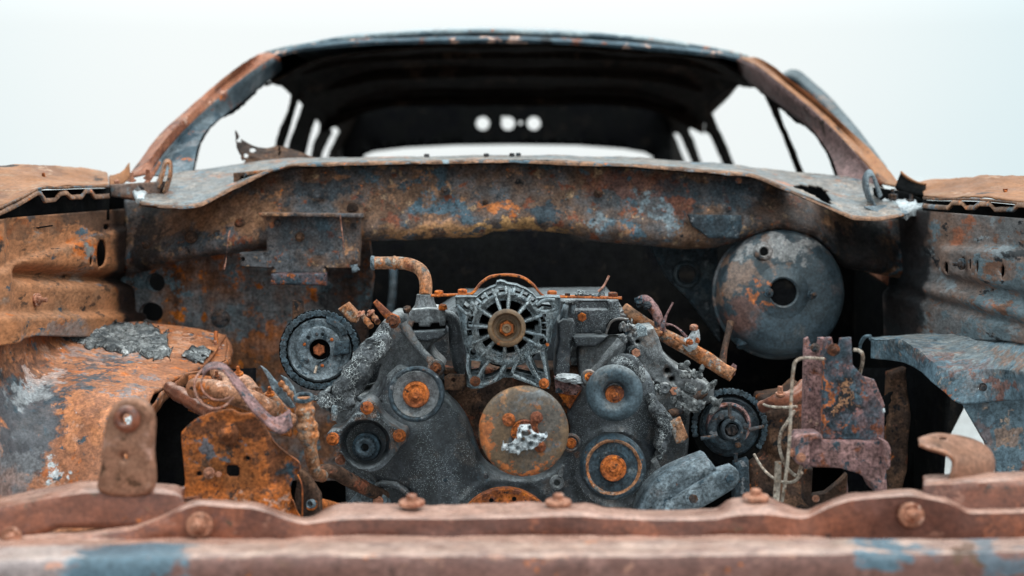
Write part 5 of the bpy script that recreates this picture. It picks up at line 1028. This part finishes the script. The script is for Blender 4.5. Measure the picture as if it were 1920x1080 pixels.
# heater pipe and fittings
hp = tube('heater_pipe', [(1168, 582, 2.52), (1215, 611, 2.50), (1262, 638, 2.49), (1312, 666, 2.48), (1374, 704, 2.46)], [14, 13, 13.5, 14, 13], 'pipe_rust', eng, seg=22, amp=.002, hollow=(False, True), wall=.9)
clump('pipe_lump', [(1232, 622, 2.47, 9, 9, 8), (1300, 656, 2.46, 14, 8, 8), (1280, 652, 2.46, 9, 5, 6)], 'pipe_rust', hp, .5, 40, 4)
tube('hose_elbow', [(1200, 568, 2.5), (1208, 562, 2.5), (1220, 572, 2.49), (1232, 592, 2.48), (1240, 622, 2.48)], [8, 11, 10, 9, 9], 'bracket_mauve', hp, seg=16, amp=.002); 
clump('hose_end', [(1203, 565, 2.5, 13, 10, 10), (1213, 573, 2.48, 8, 7, 7)], 'pulley_dark', hp, .3, 40, 6)
fit = tube('burnt_sensor', [(1286, 652, 2.46), (1298, 640, 2.455), (1303, 626, 2.45), (1302, 616, 2.45)], [10, 15, 11, 9, 6], 'melted_alloy', hp, seg=18, amp=.004, ns=40)
lathe('sensor_cap', 1301, 614, 2.45, [(0, 5), (6, 5), (8, 3), (8, -4)], 'pink_bolt', fit, axis=(0, -.2, 1), seg=18); clump('sensor_rust', [(1294, 641, 2.435, 6, 6, 5), (1308, 638, 2.44, 4, 5, 4)], 'rust_bolt', fit, .4, 60, 2)
tube('sensor_lead', [(1290, 648, 2.45), (1276, 640, 2.45), (1264, 632, 2.45)], 3, 'pipe_rust', fit)
tube('bracket_rod', [(1354, 684, 2.52), (1358, 656, 2.54), (1364, 630, 2.56), (1370, 604, 2.58)], [8, 6, 6, 7], 'block_rust', hp)
casting('pipe_eye', [(1364, 696), (1376, 682), (1382, 686), (1378, 704), (1370, 708)], 2.47, 'bracket_mauve', hp, depth=.008, rnd=2, step=3, holes=[circ(1374, 691, 2.5)])
# chain sprockets
def sprocket(x, y, Y, r, mat, nt_, links, par, sub_):
    s_ = lathe('cam_sprocket', x, y, Y, [(r * .27, -3), (r * .33, 2), (r * .42, 3), (r * .55, 2), (r * .70, 3), (r * .74, 5), (r * .77, 3), (r * .80, -1), (r * .86, -2), (r * .90, -3), (r * .97, -6), (r * .97, -16), (r * .8, -20)], mat, par, seg=nt_ * 4, ripple=lambda a, rr: (r * .022 * math.sin(a * nt_)) if rr > r * .93 else 0)
    lathe('hub_bowl', x, y, Y, [(0, -8), (r * .15, -8), (r * .2, -10), (r * .25, -6), (r * .28, 0)], 'soot', s_, seg=40)
    return s_
sq = sprocket(599, 656, 2.38, 76, 'bracket_alloy', 36, True, eng, 1)
bolt(599, 656, 2.385, 12, sq, 'deep_rust', 'hex')
cam_phaser = casting('phaser_plate', [(599 + 44 * math.cos(R(a)), 656 + 44 * math.sin(R(a))) for a in range(100, 385, 12)] + [(637, 682), (620, 668), (618, 660), (612, 672), (599, 680)], 2.372, 'bracket_alloy', sq, depth=.012, rnd=2, step=5, amp=.002, holes=[circ(599, 656, 20, 20, 28), circ(574, 680, 4, 4, 10), circ(605, 628, 3, 3, 10), circ(578, 634, 3.5, 3.5, 10), circ(622, 690, 3, 3, 10)])
casting('phaser_vane', [(611, 594), (630, 600), (645, 612), (652, 626), (642, 632), (632, 616), (612, 606)], 2.370, 'link_steel', sq, depth=.01, rnd=2, step=4)
casting('phaser_vane', [(628, 640), (655, 640), (655, 664), (640, 664), (624, 668)], 2.366, 'link_steel', sq, depth=.012, rnd=2, step=4)
for a in range(0, 360, 60): bolt(599 + 30 * math.cos(R(a + 20)), 656 + 30 * math.sin(R(a + 20)), 2.371, 3.2, sq, 'rust_bolt' if a % 120 else 'dark_bolt', 'flange')
tube('phaser_pin', [(590, 700, 2.36), (594, 686, 2.365)], 2.6, 'wire_tan', sq)
# chain: every link a part of its own
bm = bmesh.new()
for zz, wid, ln in ((0, 1.0, 1.0),):
    ring = []
    n_ = 10
    o2 = [(0, -.46)] + [(.62 + .42 * math.cos(R(-90 + 180 * k / n_)), .74 * math.sin(R(-90 + 180 * k / n_))) for k in range(n_ + 1)] + [(0, .46)] + [(-.62 + .42 * math.cos(R(90 + 180 * k / n_)), .74 * math.sin(R(90 + 180 * k / n_))) for k in range(n_ + 1)]
    o2_ = [(-.62 + .42 * math.cos(R(90 + 180 * k / n_)), .42 * math.sin(R(90 + 180 * k / n_))) for k in range(n_ + 1)] + [(.62 + .42 * math.cos(R(-90 + 180 * k / n_)), .42 * math.sin(R(-90 + 180 * k / n_))) for k in range(n_ + 1)]
    lo = [bm.verts.new((a * 1.06, b * 1.1, -.25)) for a, b in o2]; hi = [bm.verts.new((a * .95, b * .92, .10)) for a, b in o2]
    for k in range(len(o2)): bm.faces.new((lo[k], lo[(k + 1) % len(o2)], hi[(k + 1) % len(o2)], hi[k]))
    bm.faces.new(hi)
    for sx in (-.62, .62):
        a_ = [bm.verts.new((sx + .2 * math.cos(R(45 * k)), .2 * math.sin(R(45 * k)), .05)) for k in range(8)]; b_ = [bm.verts.new((sx + .18 * math.cos(R(45 * k)), .18 * math.sin(R(45 * k)), .34)) for k in range(8)]
        for k in range(8): bm.faces.new((a_[k], a_[(k + 1) % 8], b_[(k + 1) % 8], b_[k]))
        bm.faces.new(b_)
bmesh.ops.recalc_face_normals(bm, faces=bm.faces)
lm = bpy.data.meshes.new('chain_link'); bm.to_mesh(lm); bm.free(); lm.materials.append(M['link_steel'])
for p in lm.polygons: p.use_smooth = True
lm.set_sharp_from_angle(angle=R(35))
def chain(par, x, y, Y, r, n, a0, a1, size):
    xx, yy, zz = frame(FACE); k = Y / FPX; c = P(x, y, Y)
    for i in range(n):
        a = R(a0 + (a1 - a0) * i / (n - 1)); rad = xx * math.cos(a) + yy * math.sin(a); tan = yy * math.cos(a) - xx * math.sin(a)
        m = Matrix((tan, rad, rad.cross(tan) if rad.cross(tan).dot(zz) < 0 else tan.cross(rad))).transposed()
        if m.determinant() < 0: m = Matrix((-tan, rad, zz)).transposed()
        else: m = Matrix((tan, rad, tan.cross(rad))).transposed()
        if m.col[2].dot(zz) < 0: m = Matrix((-tan, rad, (-tan).cross(rad))).transposed()
        o = put(bpy.data.objects.new('chain_link', lm), par)
        mm = m.to_4x4(); mm.translation = c + rad * r * k + zz * (2.2 if i % 2 else -1.2) * k
        o.matrix_basis = mm @ Matrix.Scale(size * k, 4)
chain(sq, 599, 656, 2.371, 69, 27, 20, 367, 8.4)
lathe('chain_bed', 599, 656, 2.378, [(60, -2), (61, 0), (75, 0), (77, -3), (77, -24)], 'soot', sq, seg=64)
sq2 = sprocket(1368, 800, 2.42, 70, 'pulley_dark', 34, False, eng, 1)
chain(sq2, 1368, 800, 2.411, 67, 17, -30, 190, 7.9)
lathe('chain_bed', 1368, 800, 2.418, [(57, -2), (58, 0), (71, 0), (73, -3), (73, -24)], 'soot', sq2, seg=64)
lathe('phaser_ring', 1366, 796, 2.40, [(33, -6), (34, 8), (37, 11), (41, 9), (42, 2), (42, -8)], 'bracket_mauve', sq2, seg=48)
lathe('phaser_disc', 1364, 806, 2.39, [(20, -6), (21, 4), (26, 6), (34, 4), (38, 0), (38, -10)], 'pulley_dark', sq2, seg=40)
lathe('hub_ring', 1372, 806, 2.375, [(13, -4), (14, 4), (17, 6), (21, 4), (22, -4)], 'pulley_dark', sq2, seg=32); bolt(1371, 806, 2.39, 12, sq2, 'dark_bolt', 'hex')
for pts in ([(1368, 756), (1368, 782)], [(1314, 822), (1342, 818)], [(1404, 806), (1432, 799)], [(1379, 850), (1380, 868)]): tube('phaser_pin', [(x, y, 2.37) for x, y in pts], [4, 3], 'dark_bolt', sq2)
for x, y in ((1384, 834), (1398, 800), (1352, 782), (1374, 786)): bolt(x, y, 2.375, 6, sq2, 'dark_bolt', 'flange')
tube('tensioner_arm', [(1322, 736, 2.40), (1300, 752, 2.38), (1278, 768, 2.37), (1254, 776, 2.36)], [7, 9, 8, 6], 'block_rust', eng, seg=12, amp=.003)
# lower right bracket arm
ba = casting('support_arm', [(1193, 965), (1199, 944), (1212, 920), (1234, 898), (1258, 884), (1290, 870), (1322, 858), (1330, 862), (1336, 872), (1344, 880), (1344, 890), (1310, 906), (1272, 930), (1252, 946), (1240, 966)], 2.20, 'bracket_alloy', eng, depth=.06, rnd=6, step=5, amp=.002, ns=20, h=lambda x, y: 4 * math.exp(-((y - 905 + (x - 1270) * .5) / 14) ** 2))
casting('arm_plate', [(1238, 968), (1252, 944), (1290, 918), (1340, 888), (1374, 878), (1386, 886), (1388, 902), (1376, 918), (1340, 940), (1300, 962)], 2.185, 'bracket_alloy', ba, depth=.04, rnd=5, step=5, amp=.002, ns=20)
for x, y in ((1368, 898), (1300, 935)): bolt(x, y, 2.175, 16, ba, 'bracket_alloy', 'washer'); bolt(x, y, 2.165, 9, ba, 'dark_bolt', 'hex')
# exhaust manifolds
em = tube('exhaust_manifold', [(362, 728, 2.14), (392, 728, 2.12), (430, 738, 2.11), (472, 752, 2.12), (520, 774, 2.14), (545, 790, 2.16)], [18, 20, 18, 19, 18, 14], 'manifold_rust', eng, seg=20, amp=.004, ns=25)
tube('runner', [(318, 728, 2.3), (345, 745, 2.22), (372, 762, 2.16), (398, 778, 2.10)], [13, 14, 14, 12], 'support_rust', em, amp=.003)
tube('runner', [(444, 712, 2.2), (460, 720, 2.16), (478, 738, 2.13)], [16, 15, 14], 'manifold_rust', em, amp=.003); tube('runner', [(408, 700, 2.22), (420, 716, 2.16), (432, 740, 2.12)], [16, 14, 14], 'manifold_rust', em, amp=.003)
tube('runner', [(505, 745, 2.18), (520, 760, 2.14), (536, 784, 2.13)], [14, 13, 12], 'pipe_rust', em, amp=.002)
casting('manifold_shield', [(352, 705), (440, 712), (540, 770), (545, 820), (480, 800), (400, 790), (352, 770)], 2.26, 'plate_rust', em, depth=.02, rnd=4, step=9, amp=.01, ns=14)
for x, y in ((506, 738), (447, 700), (407, 708)): bolt(x, y, 2.14, 9, em, 'rust_bolt', 'stud', axis=(0, -.4, 1))
em2 = casting('exhaust_manifold', [(1430, 760), (1448, 748), (1480, 742), (1510, 730), (1512, 860), (1516, 1000), (1400, 1000), (1404, 880), (1440, 850)], 2.50, 'block_rust', eng, depth=.1, rnd=12, step=8, amp=.012, ns=16, smooth=True)
tube('runner', [(1428, 764, 2.4), (1456, 752, 2.38), (1490, 742, 2.38), (1510, 722, 2.4)], [12, 14, 15, 14], 'support_rust', em2, amp=.003)
bolt(1463, 738, 2.37, 9, em2, 'pink_bolt', 'stud', axis=(0, -.3, 1)); tube('stud', [(1463, 740, 2.37), (1463, 724, 2.37)], 5, 'pink_bolt', em2)
casting('mount_leg', [(1378, 870), (1404, 862), (1408, 960), (1376, 975)], 2.36, 'pulley_dark', eng, depth=.03, rnd=3, step=6)
# lower left pipes
tube('drain_pipe', [(598, 884, 2.2), (625, 884, 2.2), (655, 900, 2.22), (690, 918, 2.25), (720, 930, 2.3)], [14, 14, 14, 13, 12], 'block_rust', eng, seg=16)
tube('stub_pipe', [(583, 945, 2.06), (612, 948, 2.12), (660, 962, 2.2)], [12, 11, 11], 'plate_rust', eng, hollow=(True, False), wall=.7)
lathe('stub_ring', 583, 945, 2.05, [(5, -6), (5, 4), (7, 6), (8.5, 4), (9, -4)], 'bracket_alloy', eng, axis=(-.35, -1, .1), seg=24)
casting('sump_web', [(648, 950), (690, 905), (716, 920), (726, 960), (700, 1010), (640, 1010)], 2.30, 'bracket_alloy', eng, depth=.03, rnd=3, step=7, amp=.002)
tube('sump_boss', [(712, 938, 2.27), (720, 944, 2.32)], [13, 16], 'bracket_alloy', eng); bolt(709, 940, 2.262, 10, eng, 'pink_bolt', 'flange')
bolt(638, 862, 2.26, 10, eng, 'pink_bolt', 'flange')
# coolant connector standing at the left of the cover
cc = tube('coolant_connector', [(570, 744, 2.08), (571, 760, 2.08), (573, 776, 2.08), (575, 792, 2.08), (576, 800, 2.08), (580, 830, 2.08), (585, 860, 2.09), (592, 886, 2.11), (604, 892, 2.16)], [16, 16, 16, 15.5, 18.5, 18.5, 15.5, 15.5, 15.5, 20, 20, 18, 20, 20, 17, 14] + [12.5] * 24, 'pipe_rust', eng, seg=26, n=160, amp=.0006)
lathe('connector_rim', 569, 744, 2.08, [(11, -4), (12, 1), (14, 3), (18, 2), (20, -1), (20, -4), (17, -6)], 'pulley_dark', cc, axis=(-.02, -.30, 1), seg=32)
lathe('connector_bore', 569, 744, 2.08, [(0, -1), (11.5, -1)], 'soot', cc, axis=(-.02, -.30, 1), seg=24)

# ------------------------------------------------------------------ loose things lying or hanging in the bay
def loose(o, label, cat, group=None): return tag(o, label, cat, group)
ash = casting('ash_crust', [(98, 628), (116, 620), (150, 614), (186, 612), (206, 609), (236, 608), (262, 610), (292, 616), (312, 626), (322, 650), (318, 672), (298, 676), (262, 672), (228, 664), (190, 656), (150, 648), (118, 636)], 2.6, 'ash', None, depth=.004, rnd=9, step=3.5, jag=8, amp=.005, ns=60, seed=2,
              unproj=onto(tl, .010), back=Vector((0, .25, -1)).normalized())
loose(ash, 'large flaky grey ash crust spread over top of left rusty strut tower', 'ash')
a2 = casting('ash_crust', [(340, 674), (352, 660), (375, 653), (398, 660), (412, 674), (396, 686), (366, 682)], 2.6, 'ash', None, depth=.003, rnd=5, step=3.5, jag=4, amp=.005, ns=60, seed=6, unproj=onto(tl, .010), back=Vector((0, .25, -1)).normalized())
loose(a2, 'small pale ash flake lying above the curled strap', 'ash')
sb = sheet('bent_strap', [[(378, 698, 2.02), (384, 686, 2.02), (398, 680, 2.02), (414, 680, 2.02), (428, 688, 2.01), (452, 716, 2.0), (478, 748, 1.99), (504, 777, 1.98), (516, 783, 1.98), (530, 778, 1.98), (543, 768, 1.98)],
                       [(382, 704, 1.99), (388, 695, 1.99), (400, 691, 1.99), (412, 693, 1.99), (424, 701, 1.985), (448, 735, 1.975), (474, 770, 1.965), (502, 798, 1.955), (522, 812, 1.955), (536, 810, 1.955), (548, 800, 1.955)]], 'bracket_mauve', None, nu=70, nv=4, thick=.003, amp=.001)
loose(sb, 'long bent metal strap curling down to left coolant connector', 'strap')
r1_ = tube('wire_loop', [(380, 692, 2.02), (366, 712, 2.0), (366, 735, 1.99), (378, 756, 1.98), (398, 766, 1.98), (420, 762, 1.98), (438, 745, 1.99)], 2.4, 'copper', None, n=50)
loose(r1_, 'wider outer loop of wire hanging left of the bent strap', 'wire')
r2_ = tube('wire_loop', [(386, 696, 2.02), (377, 716, 2.0), (382, 735, 1.99), (398, 748, 1.985), (416, 750, 1.985), (432, 744, 1.99)], 2.0, 'copper', None, n=50)
loose(r2_, 'smaller inner loop of wire inside the wider loop by the strap', 'wire')
s1_ = casting('metal_shard', [(488, 686), (500, 694), (514, 712), (536, 736), (553, 764), (546, 766), (524, 746), (508, 728), (500, 706)], 2.12, 'bracket_alloy', None, depth=.006, rnd=1.5, step=4, amp=.003)
loose(s1_, 'longer pointed blue-grey metal shard left of the big chain sprocket', 'shard')
s2_ = casting('metal_shard', [(526, 704), (538, 710), (550, 726), (556, 744), (548, 742), (536, 722)], 2.14, 'bracket_alloy', None, depth=.006, rnd=1.5, step=4, amp=.002)
loose(s2_, 'shorter blue-grey metal shard beside the longer pointed one', 'shard')
s3_ = tube('spring_pin', [(524, 716, 2.11), (532, 724, 2.11), (544, 738, 2.11), (556, 752, 2.11)], [5, 7, 4, 7, 4, 7, 4, 5, 4], 'pipe_rust', None, n=40)
loose(s3_, 'rusty ribbed pin lying between the two blue-grey shards', 'pin')
sp_ = sheet('torn_scrap', [[(440, 246, 3.16), (452, 262, 3.16), (476, 274, 3.15), (500, 278, 3.15), (524, 274, 3.15), (556, 284, 3.14), (594, 298, 3.12)], [(444, 275, 3.12), (455, 290, 3.12), (478, 296, 3.11), (500, 298, 3.11), (526, 298, 3.11), (556, 298, 3.11), (592, 300, 3.11)], [(458, 312, 3.1), (470, 312, 3.1), (486, 310, 3.1), (505, 308, 3.1), (530, 304, 3.1), (560, 302, 3.1), (590, 302, 3.1)]], 'block_rust', None, nu=90, nv=16, thick=.003, amp=.004, ns=12,
            holes=[(448, 263, 5, 6), (474, 282, 6, 5), (461, 292, 5, 5), (451, 291, 4, 4), (456, 303, 5, 4), (460, 271, 2, 3), (524, 284, 3, 9)])
loose(sp_, 'torn brown metal scrap with round holes behind the windscreen base', 'scrap')
cw = tube('hanging_wire', [(431, 432, 2.78), (428, 446, 2.77), (426, 466, 2.76), (424, 486, 2.76), (420, 506, 2.76)], 1.1, 'copper', None, n=30, amp=.003)
loose(cw, 'thin copper wire dangling from upper firewall left of the bracket', 'wire')
cw2 = tube('hanging_wire', [(638, 402, 2.73), (640, 424, 2.73), (643, 448, 2.73), (644, 468, 2.74)], 1.0, 'copper', None, n=20)
loose(cw2, 'thin wire hanging down across face of firewall module bracket', 'wire')
bw1 = tube('bent_wire', [(1466, 940, 2.02), (1472, 905, 2.01), (1480, 830, 2.01), (1484, 740, 2.01), (1488, 690, 2.01), (1494, 676, 2.01), (1510, 671, 2.02), (1544, 673, 2.04)], 3.2, 'wire_tan', None, n=80, seg=10)
loose(bw1, 'tall pale wire rod hooked over the left of the rail bracket', 'wire')
bw2 = tube('bent_wire', [(1600, 656, 2.07), (1610, 657, 2.07), (1617, 664, 2.07), (1617, 680, 2.08), (1612, 702, 2.1)], 3.4, 'wire_tan', None, n=40, seg=10)
loose(bw2, 'short hooked wire at upper right edge of the rail bracket', 'wire')
bw3 = tube('bent_wire', [(1494, 762, 2.1), (1470, 764, 2.12), (1442, 762, 2.15), (1432, 758, 2.18)], 2.6, 'wire_tan', None, n=30, seg=8)
loose(bw3, 'horizontal wire running from right chain sprocket to the tall wire rod', 'wire')
bw4 = tube('bent_wire', [(1490, 770, 2.1), (1476, 792, 2.09), (1464, 812, 2.09), (1462, 842, 2.09), (1474, 874, 2.09), (1494, 892, 2.08), (1503, 872, 2.06)], 3.2, 'wire_tan', None, n=50, seg=10)
loose(bw4, 'looped tan wire hanging left of the saddle of the rail bracket', 'wire')
bw5 = tube('bent_wire', [(1414, 852, 2.25), (1430, 878, 2.22), (1450, 896, 2.18), (1470, 904, 2.12), (1490, 902, 2.06), (1504, 886, 2.04)], 2.8, 'wire_tan', None, n=40, seg=8)
loose(bw5, 'low tan wire sagging below right chain sprocket toward the saddle', 'wire')
bw6 = tube('cut_pipe', [(1459, 866, 2.05), (1458, 900, 2.05), (1454, 950, 2.05)], 6.5, 'wire_tan', None, n=16, seg=14, hollow=(True, False))
loose(bw6, 'short upright cut pipe behind the front crossmember left of tall wire', 'pipe')
tw1 = tube('burnt_wire', [(1240, 620, 2.47), (1246, 600, 2.47), (1252, 586, 2.47), (1262, 567, 2.47)], [3.5, 3, 2.5, 3], 'bracket_mauve', None, n=24, amp=.002)
loose(tw1, 'stiff burnt wire sticking up beside the hose elbow', 'wire')
tw2 = tube('burnt_wire', [(1248, 608, 2.47), (1262, 610, 2.46), (1276, 620, 2.45), (1287, 632, 2.45)], 2.2, 'bracket_mauve', None, n=24, amp=.002)
loose(tw2, 'thin burnt wire sloping down to white burnt sensor', 'wire')
tw3 = tube('burnt_wire', [(1122, 547, 2.30), (1132, 536, 2.30), (1142, 517, 2.30)], [2.5, 2, 2.2], 'copper', None, n=14)
loose(tw3, 'short red wire sticking up from scraps on the rusty strap', 'wire')
sc1 = sheet('charred_scrap', [[(1078, 548, 2.30), (1090, 543, 2.30), (1104, 551, 2.30), (1122, 548, 2.30), (1134, 536, 2.30)], [(1078, 555, 2.29), (1092, 554, 2.29), (1106, 555, 2.29), (1122, 555, 2.29), (1134, 555, 2.29)]], 'cracked_crust', None, nu=30, nv=4, thick=.002, amp=.004, ns=60)
loose(sc1, 'charred curled scrap lying on right end of rusty strap', 'scrap')
